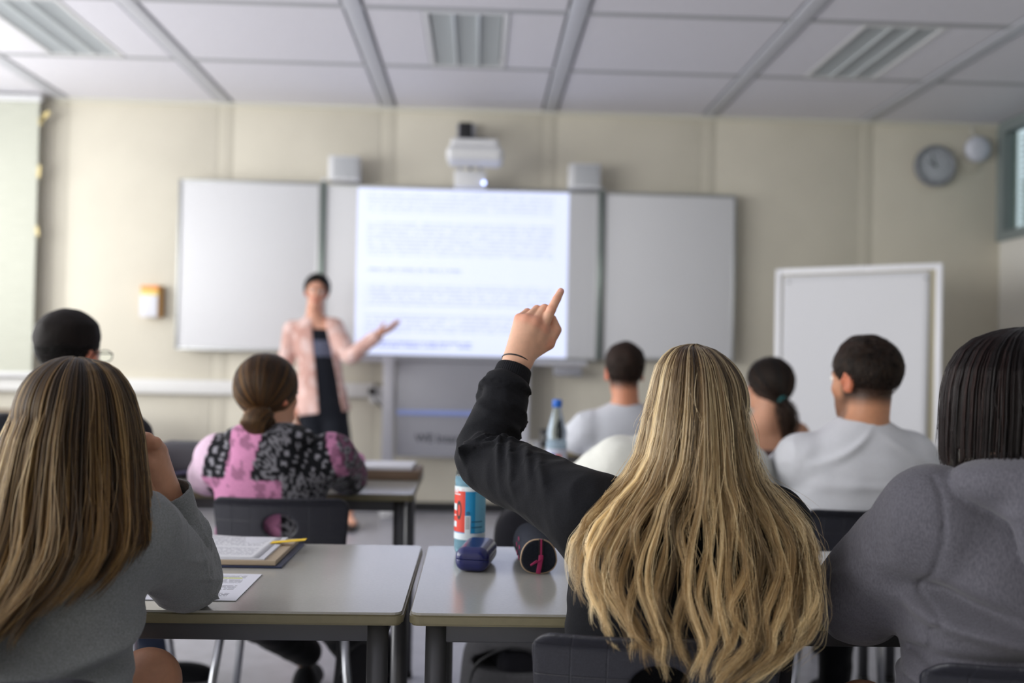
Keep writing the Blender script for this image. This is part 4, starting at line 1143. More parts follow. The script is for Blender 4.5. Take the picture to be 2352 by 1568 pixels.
# long loose hair -----------------------------------------------------------
def long_hair(info, parent, rows, dref, depth, n, M_clump, mat_, cap_mat, ends, wave=(.010, .13), rad=.00042, K=44,
              clump=.8, hull_z=None, thmax=2.0, fly=250, colliders=(), seed=1, sweep=None, th_bias=None, hull_in=.010, end_jit=.03, taper=1.0, shv=1.0, layers=0.0):
    """rows: (py, pxL, pxR) outline seen from behind at distance dref; depth: rows z, centre y, half depth;
       ends(th) -> z of the tips; every strand runs from the parting down over the head and the back"""
    rg = np.random.default_rng(seed)
    Z, XC, AA = [], [], []
    D0 = np.array(sorted(depth))
    for py, l, r in rows:
        c = W((l + r) / 2, py, dref); dd = np.interp(c[2], D0[:, 0], D0[:, 1]) - np.interp(c[2], D0[:, 0], D0[:, 2]) * .25
        c = W((l + r) / 2, py, dd); a = W(r, py, dd)[0] - c[0]
        Z.append(c[2]); XC.append(c[0]); AA.append(max(a, 1e-4))
    Z, XC, AA = map(np.array, (Z, XC, AA))
    D = np.array(sorted(depth)); 
    YC = np.interp(Z, D[:, 0], D[:, 1]); BB = np.interp(Z, D[:, 0], D[:, 2])
    # dome: half depth follows the outline near the top
    a_head = AA[Z > Z[0] - .13].max(); BB = np.where(Z > Z[0] - .13, BB * np.clip(AA / a_head, .25, 1), BB)
    seg = np.hypot(np.diff(Z), np.diff(AA)); rho = np.concatenate([[0], np.cumsum(seg)])
    f = lambda q, r_: np.interp(r_, rho, q)
    th = rg.uniform(-thmax, thmax, n)
    if th_bias is not None: th = th_bias(th, rg)
    cc = np.linspace(-thmax, thmax, M_clump) + rg.uniform(-.8, .8, M_clump) * thmax / M_clump; ci = np.argmin(np.abs(th[:, None] - cc[None]), 1)
    tc = cc[ci]; ph = rg.uniform(0, 2 * PI, M_clump)[ci]; lam = wave[1] * rg.uniform(.75, 1.35, M_clump)[ci]
    amp = wave[0] * rg.uniform(.4, 1.5, M_clump)[ci]; ez = ends(tc) + rg.uniform(-end_jit, end_jit, M_clump)[ci] + rg.exponential(.016, n)
    isfly = rg.random(n) < fly / n
    ez = ez + rg.exponential(.022, n) * (ez < .9)
    ez = ez + np.where(rg.random(M_clump * 6)[np.minimum((np.abs(th) / thmax * M_clump * 6).astype(int), M_clump * 6 - 1)] < layers, rg.uniform(.02, .26, M_clump * 6)[np.minimum((np.abs(th) / thmax * M_clump * 6).astype(int), M_clump * 6 - 1)], 0) * np.clip((1.0 - ez) / .1, 0, 1)
    rho_end = np.interp(-ez, -Z, rho)
    t = np.linspace(0, 1, K)
    r_ = rg.uniform(0, .03, n)[:, None] + t[None] * (rho_end[:, None])
    cw = (np.clip((r_ - .10) / .38, 0, 1) ** 1.1) * clump
    cw = np.where(isfly[:, None], cw * .3, cw)
    TH = th[:, None] * (1 - cw) + tc[:, None] * cw
    TH = TH * (1 - .0 * t[None])
    M2 = M_clump * 6; c2 = np.sort(rg.uniform(-thmax, thmax, M2)); si = np.argmin(np.abs(th[:, None] - c2[None]), 1)
    ts = c2[si][:, None]; cw1 = np.where(isfly[:, None], .2, .8) * np.clip((r_ - .04) / .22, 0, 1)
    TH = th[:, None] * (1 - cw1) + ts * cw1; TH = TH * (1 - cw) + tc[:, None] * cw
    sub_ph = rg.normal(0, .5, M2)[si][:, None]; sub_sh = rg.normal(0, 1, M2)[si]; sub_l = rg.exponential(.03, M2)[si]
    lay = (.6 * rg.uniform(-1, 1, M2)[si] + .4 * rg.uniform(-1, 1, n))[:, None]
    zc, xc, a, yc, b = f(Z, r_), f(XC, r_), f(AA, r_), f(YC, r_), f(BB, r_)
    thick = .004 + .010 * np.clip(r_ / .3, 0, 1) * (1 - cw * .6)
    a = np.maximum(a - thick * .6 - .5 * amp[:, None] * np.clip((r_ - .16) / .3, 0, 1), .002 + .5 * a * (a < .01))
    a2 = a + lay * thick * .6; b2 = b + lay * thick
    x = xc + a2 * np.sin(TH); co = np.cos(TH); pw = np.interp(zc, [.80, 1.0], [.38, 1.0]); y = yc - b2 * np.sign(co) * np.abs(co) ** pw; z = zc.copy()
    aw = np.clip((r_ - .16) / .30, 0, 1) ** 1.3
    ph2 = rg.normal(0, .10, n)[:, None] + sub_ph * .5 + .9 * np.sin(r_ * rg.uniform(6, 14, M_clump)[ci][:, None] + ph[:, None] * 2)
    x += aw * amp[:, None] * np.sin(2 * PI * r_ / lam[:, None] + ph[:, None] + ph2) + aw * rg.normal(0, .0022, (n, 1))
    y -= aw * (.5 * amp[:, None] * np.cos(2 * PI * r_ / lam[:, None] * 1.1 + ph[:, None]) + .002)
    if sweep is not None: x += sweep(TH, r_, t[None])
    fx = rg.normal(0, 1, (n, 3)) * isfly[:, None]
    s1 = np.sin(t[None] * rg.uniform(3, 9, n)[:, None] + rg.uniform(0, 6, n)[:, None])
    x += fx[:, :1] * .012 * s1 * t; y -= np.abs(fx[:, 1:2]) * .010 * t; z += fx[:, 2:] * .010 * s1 * t * .6
    z += rg.normal(0, .003, (n, 1)) * t
    P = np.stack([x, y, z], -1)
    msh = np.repeat(rg.uniform(-.004, .007, n) + .003 * (lay[:, 0] > 0), K).astype(np.float32)
    for ic, (cf, m) in enumerate(colliders):
        wv = np.array([1, 1, 1]) if ic == 0 else np.array([.12, 1.1, .2])
        Q = P.reshape(-1, 3).astype(np.float32); e = .002
        for _ in range(2):
            mm = m + (msh if ic == 0 else 0); d = cf(Q) - mm + m; w = np.where(d < m)[0]
            if not len(w): break
            q = Q[w]; dw = cf(q); g = np.stack([cf(q + np.array(v, np.float32) * e) - dw for v in ((1, 0, 0), (0, 1, 0), (0, 0, 1))], 1)
            g[:, 1] -= np.abs(g[:, 1]) * .0 + 1e-6
            g /= np.linalg.norm(g, axis=1)[:, None] + 1e-9
            Q[w] = q + g * (m - d[w])[:, None] * wv
        P = Q.reshape(P.shape)
    shade = np.clip(.48 + shv * (.18 * rg.normal(size=M_clump)[ci] + .24 * sub_sh) + .12 * rg.normal(size=n), 0, 1)
    # hull under the strands
    hz = hull_z; T = np.linspace(-thmax, thmax, 41); Rr = np.linspace(0, np.interp(-hz, -Z, rho), 46); V = []; F = []
    for i, q in enumerate(Rr):
        for j, u in enumerate(T):
            zq = f(Z, q); cu = math.cos(u); cu = math.copysign(abs(cu) ** float(np.interp(zq, [.80, 1.0], [.38, 1.0])), cu)
            V.append((f(XC, q) + max(f(AA, q) - hull_in, 1e-3) * math.sin(u), f(YC, q) - max(f(BB, q) - hull_in, 1e-3) * cu, f(Z, q) - hull_in * .8))
    for i in range(45):
        for j in range(40): k = i * 41 + j; F.append([k, k + 1, k + 42, k + 41])
    hull = from_arrays('hair', V, F, cap_mat, parent, offset=woff(parent))
    md = hull.modifiers.new('thickness', 'SOLIDIFY'); md.thickness = .006; md.offset = -1
    rr = rad * rg.uniform(.7, 1.25, n)
    return strands('hair_strands', P, rr, mat_, hull, shade)

def ribbed_cuff(name, a, b, ra, rb, material, parent, ribs=52):
    a = np.array(a, float); b = np.array(b, float); ax = b - a; L = np.linalg.norm(ax); ax /= L
    e1 = np.cross(ax, [0, 1, 0]); e1 /= np.linalg.norm(e1); e2 = np.cross(ax, e1)
    nA = ribs * 4; rows = [(0, 1.0), (.02, 1.03), (.5, 1.0), (.9, 1.0), (.97, .985), (1.0, .95), (1.0, .90), (.9, .88), (.5, .88)]
    V = []; F = []
    for t, k in rows:
        for i in range(nA):
            u = 2 * PI * i / nA; r = (ra + (rb - ra) * t) * k + (.0004 * math.cos(ribs * u) if k > .94 else 0)
            V.append(a + ax * L * t + r * (math.cos(u) * e1 + math.sin(u) * e2))
    for i in range(len(rows) - 1):
        for j in range(nA): F.append([i * nA + j, i * nA + (j + 1) % nA, (i + 1) * nA + (j + 1) % nA, (i + 1) * nA + j])
    return from_arrays(name, V, F, material, parent, offset=woff(parent))
def ring(name, c, ax, R_, r, material, parent, ky=1.0, n=40):
    c = np.array(c, float); ax = np.array(ax, float); ax /= np.linalg.norm(ax)
    e1 = np.cross(ax, [0, 1, 0]); e1 /= np.linalg.norm(e1); e2 = np.cross(ax, e1)
    pts = [c + R_ * (math.cos(u) * e1 + ky * math.sin(u) * e2) for u in np.linspace(0, 2 * PI, n)]
    V, F = tube_arrays(pts, r, 8, False)
    return from_arrays(name, V, F, material, parent, offset=woff(parent))

# ================================================================== the girl with the raised arm
hr_chair = chair_at(1527, 1.42, 'black plastic chair of the long-haired blonde person raising an arm')
nb1 = W(1562, 1108, 1.60); S1 = [W(1345, 1172, 1.62), W(1765, 1208, 1.61)]
el = W(1112, 1052, 1.81); wr = W(1187, 829, 1.875)
hw = lambda px, py, d: W(px, py, d)
hand1 = [
    ([hw(1199, 830, 1.876), hw(1246, 755, 1.884)], [.0170, .0118]), ([hw(1190, 826, 1.872), hw(1229, 741, 1.877)], [.0175, .0118]),
    ([hw(1183, 824, 1.872), hw(1209, 735, 1.880)], [.0170, .0112]), ([hw(1176, 822, 1.876), hw(1193, 732, 1.889)], [.0160, .0102]),
    ([hw(1246, 755, 1.884), hw(1266, 711, 1.884), hw(1279, 686, 1.887), hw(1288, 669, 1.891)], [.0106, .0090, .0078, .0066]),
    ([hw(1229, 741, 1.877), hw(1251, 709, 1.905), hw(1249, 735, 1.925), hw(1246, 752, 1.915)], [.0104, .0092, .0085, .0078]),
    ([hw(1209, 735, 1.880), hw(1233, 711, 1.908), hw(1232, 737, 1.928), hw(1228, 755, 1.918)], [.0100, .0088, .0082, .0075]),
    ([hw(1193, 732, 1.889), hw(1211, 717, 1.912), hw(1212, 740, 1.928), hw(1209, 755, 1.918)], [.0090, .0078, .0072, .0068]),
    ([hw(1207, 815, 1.885), hw(1258, 787, 1.900)], [.0165, .0140]),
    ([hw(1258, 787, 1.898), hw(1277, 757, 1.900), hw(1268, 733, 1.903)], [.0132, .0102, .0088]),
    ([hw(1240, 776, 1.888), hw(1266, 760, 1.900)], [.0125, .0105]),
]
U1 = float(np.linalg.norm(el - S1[0])); FA1 = float(np.linalg.norm(wr - el))
L1 = []
for k in range(6): L1.append((U1 - .050 + .019 * k, .75, .0055, 1.25, .0075 - .0007 * abs(k - 2.5), .016 * (k - 2.2)))
L1 += [(U1 - .02, 1.7, .02, .5, -.012, 0), (.195, .75, .008, 1.1, .0065, .030), (.160, .55, .009, 1.1, .0060, .036), (.118, .55, .011, .9, .0055, .042), (.075, .3, .012, .8, .004, .05),
       (U1 + .075, .5, .007, 1.6, .0045, -.012), (U1 + .100, .8, .009, 1.3, .0060, -.010), (U1 + .130, .2, .013, 3, .0085, .006), (U1 + .116, 0, .005, 3, -.003, .008)]
L1 = [(a, b, c, d, e * 1.6, f) for a, b, c, d, e, f in L1]
def fx1(P, s, rv):
    n3 = vnoise(P * 30, 41)
    return folds(s, rv, (0, -1, 0), (.75, 0, .66), L1) + .004 * (0.5 - np.abs(2 * n3 - 1))
p1, i1 = person('person with long wavy blonde hair in a black sweatshirt, raising one arm',
    W(1603, 968, 1.615), nb=nb1, S_=S1, hip=[nb1[0], 1.615, .56], h=.0055, hg=.0042, hs=.86, scalp=srgb('#4A3826')[:3],
    arms=[[None, el, wr], [None, W(1812, 1325, 1.72), W(1720, 1330, 1.98)]], top='black_sweat', sl_r=(.066, .056, .050, .040),
    tab=[(0, .180, .12), (.3, .178, .115), (.5, .178, .112), (.72, .172, .112), (.86, .150, .095), (.95, .10, .075), (1.0, .065, .06)],
    topfx=[fx1, None], hand_over=[hand1, None], hand_h=(.0013, .004), send=(.070, .012), bottom='black_cloth', skin=np.array(srgb('#D8AA90')[:3], np.float32))
ad = (wr - el) / np.linalg.norm(wr - el)
ribbed_cuff('cuff', wr - ad * .075, wr - ad * .013, .0395, .0330, M['black_sweat'], i1['top'])
ring('hair_tie', wr - ad * .001 + np.array([0, 0, 0]), ad + np.array([.0, .12, 0]), .0279, .0016, M['black'], p1, .95)
bm = bmesh.new(); bmesh.ops.create_uvsphere(bm, u_segments=20, v_segments=12, radius=1)
nl = from_bm('fingernail', bm, M['nail'], p1, smooth=True); nl.scale = (.0046, .0018, .0062)
nl.location = hw(1289.5, 669.5, 1.8855) - woff(p1); nl.rotation_euler = (0.25, math.atan2(1288 - 1266, 711 - 669), 0.35)
back_col = [(i1['ftop'], .005)]
cx0 = float(hr_chair.location[0]); cy0 = float(hr_chair.location[1])
cchair = lambda P: chair_back_f(P - np.array([cx0, cy0, 0], np.float32)) - 0.004
rows1 = [(789, 1592, 1604), (794, 1568, 1628), (802, 1548, 1650), (818, 1530, 1672), (840, 1516, 1690), (875, 1504, 1703), (920, 1493, 1713), (960, 1484, 1720), (1000, 1476, 1730),
         (1050, 1462, 1745), (1100, 1432, 1768), (1150, 1380, 1816), (1200, 1340, 1858), (1250, 1316, 1882), (1300, 1308, 1890), (1350, 1310, 1888), (1400, 1325, 1878), (1450, 1355, 1855), (1500, 1400, 1790), (1560, 1440, 1720)]
dep1 = [(1.20, 1.615, .112), (1.10, 1.612, .115), (1.04, 1.60, .112), (.98, 1.585, .105), (.93, 1.57, .095), (.87, 1.545, .088), (.82, 1.50, .088), (.785, 1.485, .090), (.70, 1.475, .095), (.60, 1.47, .10)]
def ends1(th):
    u = np.clip(th / 1.6, -1, 1)
    return np.interp(u, [-1, -.75, -.45, -.1, .1, .35, .6, .8, 1], [.85, .80, .755, .745, .715, .705, .735, .755, .80])
def bias1(th, rg):
    k = rg.random(len(th)) < np.clip((-th - .75) / .8, 0, 1) * .7
    return np.where(k, rg.uniform(-.95, .95, len(th)), th)
def head_col(i):
    return lambda P: ell((P - i['hc'].astype(np.float32)) @ i['R'] / i['hs'], (0, -.012, .035), (.074, .095, .087)) * i['hs']
long_hair(i1, p1, rows1, 1.53, dep1, 11500, 44, H_BLOND, M['hair_blond_cap'], ends1, wave=(.0098, .145), colliders=[(head_col(i1), .004), (i1['ftop'], .006), (cchair, .003)], hull_z=.93, fly=1000, seed=3, clump=.975, layers=.5, thmax=1.75, rad=.00038, th_bias=bias1)

# ================================================================== the girl at the left
ch2 = chair(W(-143, 1500, 1.20)[0], 1.433, 'black plastic chair of the long-haired person in the light grey sweater')
nb2 = W(95, 1175, 1.50); S2 = [W(-150, 1225, 1.50), W(318, 1222, 1.52)]
el2 = W(432, 1328, 1.700); wr2 = W(376, 1122, 1.63)
hand2 = [
    ([hw(366, 1118, 1.625), hw(352, 1040, 1.61)], [.020, .013]), ([hw(374, 1116, 1.635), hw(364, 1034, 1.628)], [.020, .0125]),
    ([hw(378, 1116, 1.645), hw(368, 1036, 1.648)], [.019, .012]), ([hw(380, 1120, 1.655), hw(370, 1044, 1.665)], [.018, .011]),
    ([hw(352, 1036, 1.61), hw(338, 1008, 1.60), hw(315, 1001, 1.60), hw(298, 1012, 1.61)], [.012, .0105, .0095, .008]),
    ([hw(364, 1030, 1.628), hw(356, 1018, 1.60), hw(330, 1022, 1.598), hw(318, 1042, 1.61)], [.012, .0105, .0095, .008]),
    ([hw(368, 1036, 1.648), hw(350, 1040, 1.63), hw(330, 1050, 1.63)], [.011, .010, .009]),
    ([hw(370, 1044, 1.665), hw(352, 1050, 1.65), hw(335, 1058, 1.65)], [.010, .009, .008]),
    ([hw(362, 1100, 1.62), hw(340, 1068, 1.60)], [.017, .0135]), ([hw(340, 1068, 1.60), hw(318, 1040, 1.598), hw(303, 1018, 1.60)], [.0130, .0105, .0085]),
]
U2 = float(np.linalg.norm(el2 - S2[1]))
L2 = [(U2 - .05 + .02 * k, 0.4, .0065, 1.3, .0050, .02 * (k - 2)) for k in range(6)] + [(U2 + .07 + .022 * k, 0, .007, 2.5, .0040, .006 * (-1) ** k) for k in range(4)] + [(.10, .8, .012, .9, .006, .05), (.15, .2, .012, .9, .005, .05), (.04, 0, .003, 4, -.003, 0)]
def fx2(P, s, rv):
    return folds(s, rv, (0, -1, 0), (.3, 0, .95), L2) + .005 * (0.5 - np.abs(2 * vnoise(P * 26, 42) - 1))
p2, i2 = person('person with long straight light brown hair in a light grey sweater, hand at the cheek', W(168, 1000, 1.51), nb=nb2, S_=S2,
    hip=[nb2[0] - .035, 1.43, .56], h=.0055, hg=.0045, hs=.86, roll=.03, scalp=srgb('#33261A')[:3], arms=[[None, W(-230, 1340, 1.62), W(-120, 1340, 1.85)], [None, el2, wr2]],
    top='grey_sweat', sl_r=(.062, .056, .054, .040), topfx=[None, fx2], hand_over=[None, hand2], hand_h=(.005, .0022), send=(.012, .075), bottom=None,
    tab=[(-.2, .178, .125), (0, .176, .12), (.3, .170, .11), (.5, .168, .108), (.72, .165, .108), (.86, .148, .095), (.95, .10, .075), (1.0, .065, .06)],
    knees=[[nb2[0] - .18, 1.86, .57], W(338, 1566, 1.64)], ankles=[[nb2[0] - .15, 1.84, .09], [nb2[0] + .05, 1.95, .12]], skin=np.array(srgb('#C08E72')[:3], np.float32),
    folds_t=[(.45, 1.2, .05, .5, -.010, .15), (.35, 1.0, .05, .5, .008, .2), (.55, 1.3, .04, .5, .008, .25)])
def shorts_f(P):
    hip = i2['hip']; d = ell(P, hip + [0, 0, -0.035], (.165, .13, .085))
    for k, sx in ((np.array([nb2[0] - .18, 1.86, .57]), -.085), (W(338, 1566, 1.64), .085)):
        a = hip + [sx, 0.02, -.02]; d = smin(d, cone(P, a, a + (k - a) * .55, .09, .08), .03)
    return smax(d, P[:, 2] - (hip[2] + .03), .01)
sdf_obj('shorts', shorts_f, i2['hip'] - [.3, .3, .2], i2['hip'] + [.3, .5, .2], .008, M['denim'], p2)
ad2 = (wr2 - el2) / np.linalg.norm(wr2 - el2)
def cuff2(P):
    e = np.abs(cone(P, wr2 - ad2 * .075, wr2 - ad2 * .004, .042, .040)) - .0018
    return smax(e, (P - wr2.astype(np.float32)) @ ad2.astype(np.float32) + .004 - .004 * (vnoise(P * 40, 5) - .5) * 2, .002)
sdf_obj('cuff', cuff2, wr2 - .12, wr2 + .08, .0022, M['grey_sweat'], i2['top'])
rows2 = [(822, 160, 172), (826, 135, 200), (834, 108, 228), (850, 84, 252), (875, 62, 272), (905, 46, 287), (950, 28, 300), (1000, 10, 311), (1050, -10, 318), (1100, -28, 325), (1150, -45, 330),
         (1200, -60, 334), (1250, -78, 330), (1300, -92, 300), (1350, -105, 250), (1400, -115, 190), (1440, -120, 150), (1500, -120, 140)]
dep2 = [(1.16, 1.51, .108), (1.06, 1.51, .112), (1.0, 1.50, .108), (.95, 1.48, .10), (.90, 1.46, .10), (.80, 1.43, .10), (.72, 1.41, .10), (.6, 1.40, .1)]
def ends2(th):
    u = np.clip(th / 1.6, -1, 1)
    return np.interp(u, [-1, -.4, 0, .3, .45, .55, .8, 1], [.76, .765, .775, .80, .83, .85, .86, .905])
long_hair(i2, p2, rows2, 1.40, dep2, 14000, 55, H_LBROWN, M['hair_light_cap'], ends2, wave=(.006, .17), colliders=[(head_col(i2), .004), (i2['ftop'], .006)], hull_z=.90, fly=350, seed=5, clump=.80, thmax=1.8, rad=.00045)

# ================================================================== the woman at the right
ch3 = chair_at(2461, 1.30, 'black plastic chair of the dark-haired person in the dark grey hoodie')
nb3 = W(2362, 1085, 1.43); S3 = [W(2142, 1182, 1.43), W(2590, 1182, 1.43)]
el3 = W(1972, 1378, 1.62)
def hood3(P, d):
    q = P - nb3.astype(np.float32)
    hd = ell(q, (0, -.062, -.010), (.140, .082, .048)); hd = smin(hd, ell(q, (.03, -.118, -.062), (.115, .040, .088)), .03)
    hd = hd - .008 * (0.5 - np.abs(2 * vnoise(P * np.array([10, 10, 16]), 77) - 1))
    # the hood stands apart from the back in a soft edge
    d = smin(d, hd, .002)
    seam = np.exp(-(((q[:, 0] + .158) / .0035) ** 2)) * (q[:, 2] < .0) * (q[:, 2] > -.30) * (q[:, 1] < .03)
    d = d + .0035 * seam
    return smax(d, -ell(P, nb3 + [0, .03, .05], (.075, .085, .05)), .01)
F3 = [(.62, -1.1, .035, .9, -.012, -.08), (.54, -.6, .030, 1.2, .009, -.05), (.47, -.3, .022, 1.4, -.008, .03), (.40, -.5, .025, 1.3, .009, .04), (.30, -.6, .025, 1.2, -.008, -.05), (.22, -.3, .03, 1.4, .008, .03), (.12, -.4, .025, 1.2, -.006, .05)]
def fx3(P, s, rv):
    return .008 * (0.5 - np.abs(2 * vnoise(P * np.array([16, 16, 12]), 43) - 1)) + folds(s, rv, (0, -1, 0), (0, 0, 1), [(.16, .2, .02, 1.2, .006, .05), (.22, -.3, .02, 1.2, .006, .05)])
p3, i3 = person('person with straight dark brown hair in a dark grey hoodie, elbow on the near desk', W(2368, 962, 1.44), nb=nb3, S_=S3, hip=[nb3[0] + .0, 1.45, .56], hs=.90, h=.006, hg=.0048,
    arms=[[None, el3, W(2150, 1400, 1.88)], [None, W(2760, 1400, 1.62), W(2600, 1400, 1.9)]], top='dark_grey_sweat', sl_r=(.070, .074, .068, .05), topfx=[fx3, None],
    tab=[(-.1, .185, .14), (.15, .182, .135), (.35, .176, .125), (.5, .172, .12), (.65, .160, .115), (.8, .158, .11), (.9, .13, .095), (.96, .10, .08), (1.0, .075, .07)],
    folds_t=[(a, b, c, d, e * 1.7, f) for a, b, c, d, e, f in F3], nk=hood3, scalp=srgb('#15100E')[:3], gname='hoodie', knees=[W(1985, 1640, 1.62), [nb3[0] + .16, 1.86, .54]], ankles=[[nb3[0] - .05, 1.95, .12], [nb3[0] + .18, 1.88, .09]], hand_h=.005)
rows3 = [(749, 2385, 2400), (753, 2350, 2432), (762, 2310, 2468), (780, 2268, 2500), (810, 2234, 2524), (850, 2212, 2540), (900, 2200, 2548), (950, 2195, 2552), (1000, 2192, 2552), (1040, 2190, 2550), (1100, 2190, 2550)]
dep3 = [(1.23, 1.45, .118), (1.12, 1.45, .122), (1.05, 1.435, .115), (.95, 1.425, .11)]
long_hair(i3, p3, rows3, 1.40, dep3, 11000, 60, H_DARK, M['hair_dark_cap'], lambda th: 1.045 + 0 * th, wave=(.0015, .2), colliders=[(head_col(i3), .004), (i3['ftop'], .004)], hull_z=1.06, fly=140, seed=8, shv=.55, clump=.25, thmax=1.95, end_jit=.006, rad=.0005, K=24)

# ================================================================== pink bandana hoodie
chair_at(640, 2.72, 'black plastic chair with a grip hole, under the pink bandana hoodie')
nb4 = W(628, 990, 2.87); S4 = [W(505, 1050, 2.88), W(762, 1048, 2.88)]
C4 = W(635, 1060, 2.85)
def band_col(V):
    x = (V[:, 0] - C4[0]) * 803; z = (C4[2] - V[:, 2]) * 803       # in garment units, z down
    n = vnoise(V * 70, 3); n2 = vnoise(V * 140, 5)
    pink = np.array(srgb('#C987AE')[:3]); pale = np.array(srgb('#E3C6DC')[:3]); blk = np.array(srgb('#17181D')[:3]); gry = np.array(srgb('#8E8D95')[:3])
    gx = (x + 8 * np.sin(z / 30.)) / 21.; gz = z / 27. + .5 * (np.floor(gx) % 2)
    fx_, fz_ = gx - np.floor(gx) - .5, gz - np.floor(gz) - .5
    dots = ((np.abs(fx_) < .22) & (np.abs(fz_) < .30) & (n2 > .40))
    black = np.where(dots[:, None], gry * 1.15, blk)
    greyp = np.where((np.abs(n2 - .5) < .16)[:, None], gry * .8, blk)
    pk = np.where((n > .62)[:, None], pink * .55, pink)
    u = x + .25 * z
    c = np.where((u < -155)[:, None], pale, black)
    m = (u > -100 + .1 * z) & (u < -35); c = np.where(m[:, None], pk, c)
    m = (u >= -35) & (u < 22); c = np.where(m[:, None], greyp, c)
    m = (z > 33) & (x < 25) & (x > -165); c = np.where(m[:, None], pk, c)
    m = (z > 25) & (x >= 25) & (x < 150); c = np.where(m[:, None], greyp, c)
    m = (np.abs(x - 138 - .35 * (z + 20)) < 13) & (z < 30); c = np.where(m[:, None], pk, c)
    m = x - .35 * z > 155; c = np.where(m[:, None], np.where((n > .55)[:, None], pink * .3, greyp), c)
    return c.astype(np.float32)
def hood4(P, d):
    q = P - nb4.astype(np.float32)
    hd = ell(q, (0, -.05, -.012), (.125, .07, .042)); hd = smin(hd, ell(q, (.0, -.085, -.07), (.095, .04, .075)), .03)
    d = smin(d, hd - .006 * (0.5 - np.abs(2 * vnoise(P * 14, 78) - 1)), .006)
    return smax(d, -ell(P, nb4 + [0, .03, .04], (.07, .08, .045)), .01)
p4, i4 = person('person with a low hair bun in a pink and black bandana-print hoodie', W(618, 908, 2.87), yaw=-.62, pitch=.05, nb=nb4, S_=S4, hip=[nb4[0], 2.86, .55], h=.007, hs=.90,
    arms=[[None, W(482, 1092, 3.06), W(570, 1090, 3.28)], [None, W(800, 1092, 3.08), W(770, 1078, 3.32)]], top='bandana', topcol=band_col, nk=hood4, gname='hoodie',
    sl_r=(.068, .062, .058, .048), knees=[W(600, 1430, 3.26), W(770, 1430, 3.26)], ankles=[W(702, 1510, 3.42), W(800, 1500, 3.30)], hand_h=.005)
cf = cap_f(i4['hc'], i4['R'], i4['hs'], .007, .005, rough=.002)
hp = sdf_obj('hair', cf, i4['hc'] - .16, i4['hc'] + .16, .005, M['hair_light_cap'], p4)
tg = ((W(598, 945, 2.785) - i4['hc']) @ i4['R']) / i4['hs']
combed(i4, 7000, tg, H_HONEY, hp, off=.010, rad=.0007)
bc = W(592, 966, 2.77)
bun = sdf_obj('hair_bun', lambda P: ell(P, bc, (.042, .034, .038)) - .006 * (vnoise(P * 40, 3) - .5), bc - .08, bc + .08, .004, M['hair_light_cap'], hp)
nb_ = 1600; u0 = rng.uniform(0, 2 * PI, nb_); v0 = rng.uniform(-.9, .9, nb_); tt = np.linspace(0, 1, 16)
ang = u0[:, None] + tt[None] * 2.6; lat = v0[:, None] + .35 * np.sin(tt[None] * 4 + u0[:, None]); lat = np.clip(lat, -1.2, 1.2)
rr_ = 1.06 + .10 * rng.random((nb_, 1)) + .08 * np.sin(3 * ang + 2 * lat)
pts = np.stack([bc[0] + .040 * rr_ * np.sin(lat), bc[1] + .034 * rr_ * np.cos(lat) * np.cos(ang), bc[2] + .038 * rr_ * np.cos(lat) * np.sin(ang)], -1)
strands('bun_strands', pts, .0007, H_HONEY, bun, rng.uniform(0, 1, nb_))
ring('hair_tie', bc + np.array([.006, .028, .022]), (.1, .8, .4), .022, .004, M['white_plastic'], p4)

# ================================================================== dark-haired man at the left
chair_at(140, 2.78, 'black plastic chair of the dark-haired man at left, behind the near desk')
p5, i5 = person('person with short black hair and glasses in dark clothes, turned a little to the board', W(160, 820, 2.92), yaw=-.30, nb=W(145, 958, 2.90), sh=.185, hip=[W(145, 958, 2.86)[0], 2.88, .56], h=.0075, hs=.95, fade=srgb('#0C0A09')[:3],
    top='navy', gname='sweater', knees=[W(90, 1400, 3.2), W(300, 1400, 3.22)], ankles=[W(60, 1500, 3.4), W(362, 1500, 3.50)], shoe_dirs=[(0, 1, 0), (1, .25, 0)], bottom='denim', hand_h=.006)
cf = cap_f(i5['hc'], i5['R'], i5['hs'], .006, .020, rough=.002)
hp = sdf_obj('hair', cf, i5['hc'] - .17, i5['hc'] + .17, .005, M['hair_dark_cap'], p5)
short_hair(i5, 6000, .016, H_BLACK, hp, comb=(0, .6, .3), lift=.6, cap=.012, rad=.0007, bottomL=.15)
gl = empty('glasses', (0, 0, 0), 'thin dark-rimmed glasses worn by the dark-haired person at left', 'glasses')
gl.location = i5['hc']; gl.rotation_euler = Matrix(i5['R'].tolist()).to_euler()
for s in (-1, 1):
    c = np.array([s * .033, .112, .004]); V, F = tube_arrays([c + [.026 * math.cos(u), 0, .018 * math.sin(u)] for u in np.linspace(0, 2 * PI, 28)], .0016, 6, False); from_arrays('rim', V, F, M['black'], gl)
    lathe('lens', [(0, 0), (1, 0)], M['glass'], gl, 20).matrix_local = Matrix.Translation(c) @ Matrix.Rotation(PI / 2, 4, 'X') @ Matrix.Diagonal((.024, .0165, 1, 1))
    tube('temple', [c + [s * .026, 0, .008], c + [s * .050, -.03, .008], (s * .086, -.005, .012), (s * .086, -.02, -.004)], .0018, M['navy'], gl, 6)
tube('bridge', [(-.008, .113, .008), (0, .116, .011), (.008, .113, .008)], .0015, M['black'], gl, 6)
gl.parent = p5; gl.location = i5['hc'] - woff(p5)
for k in ('label', 'category'): del gl[k]

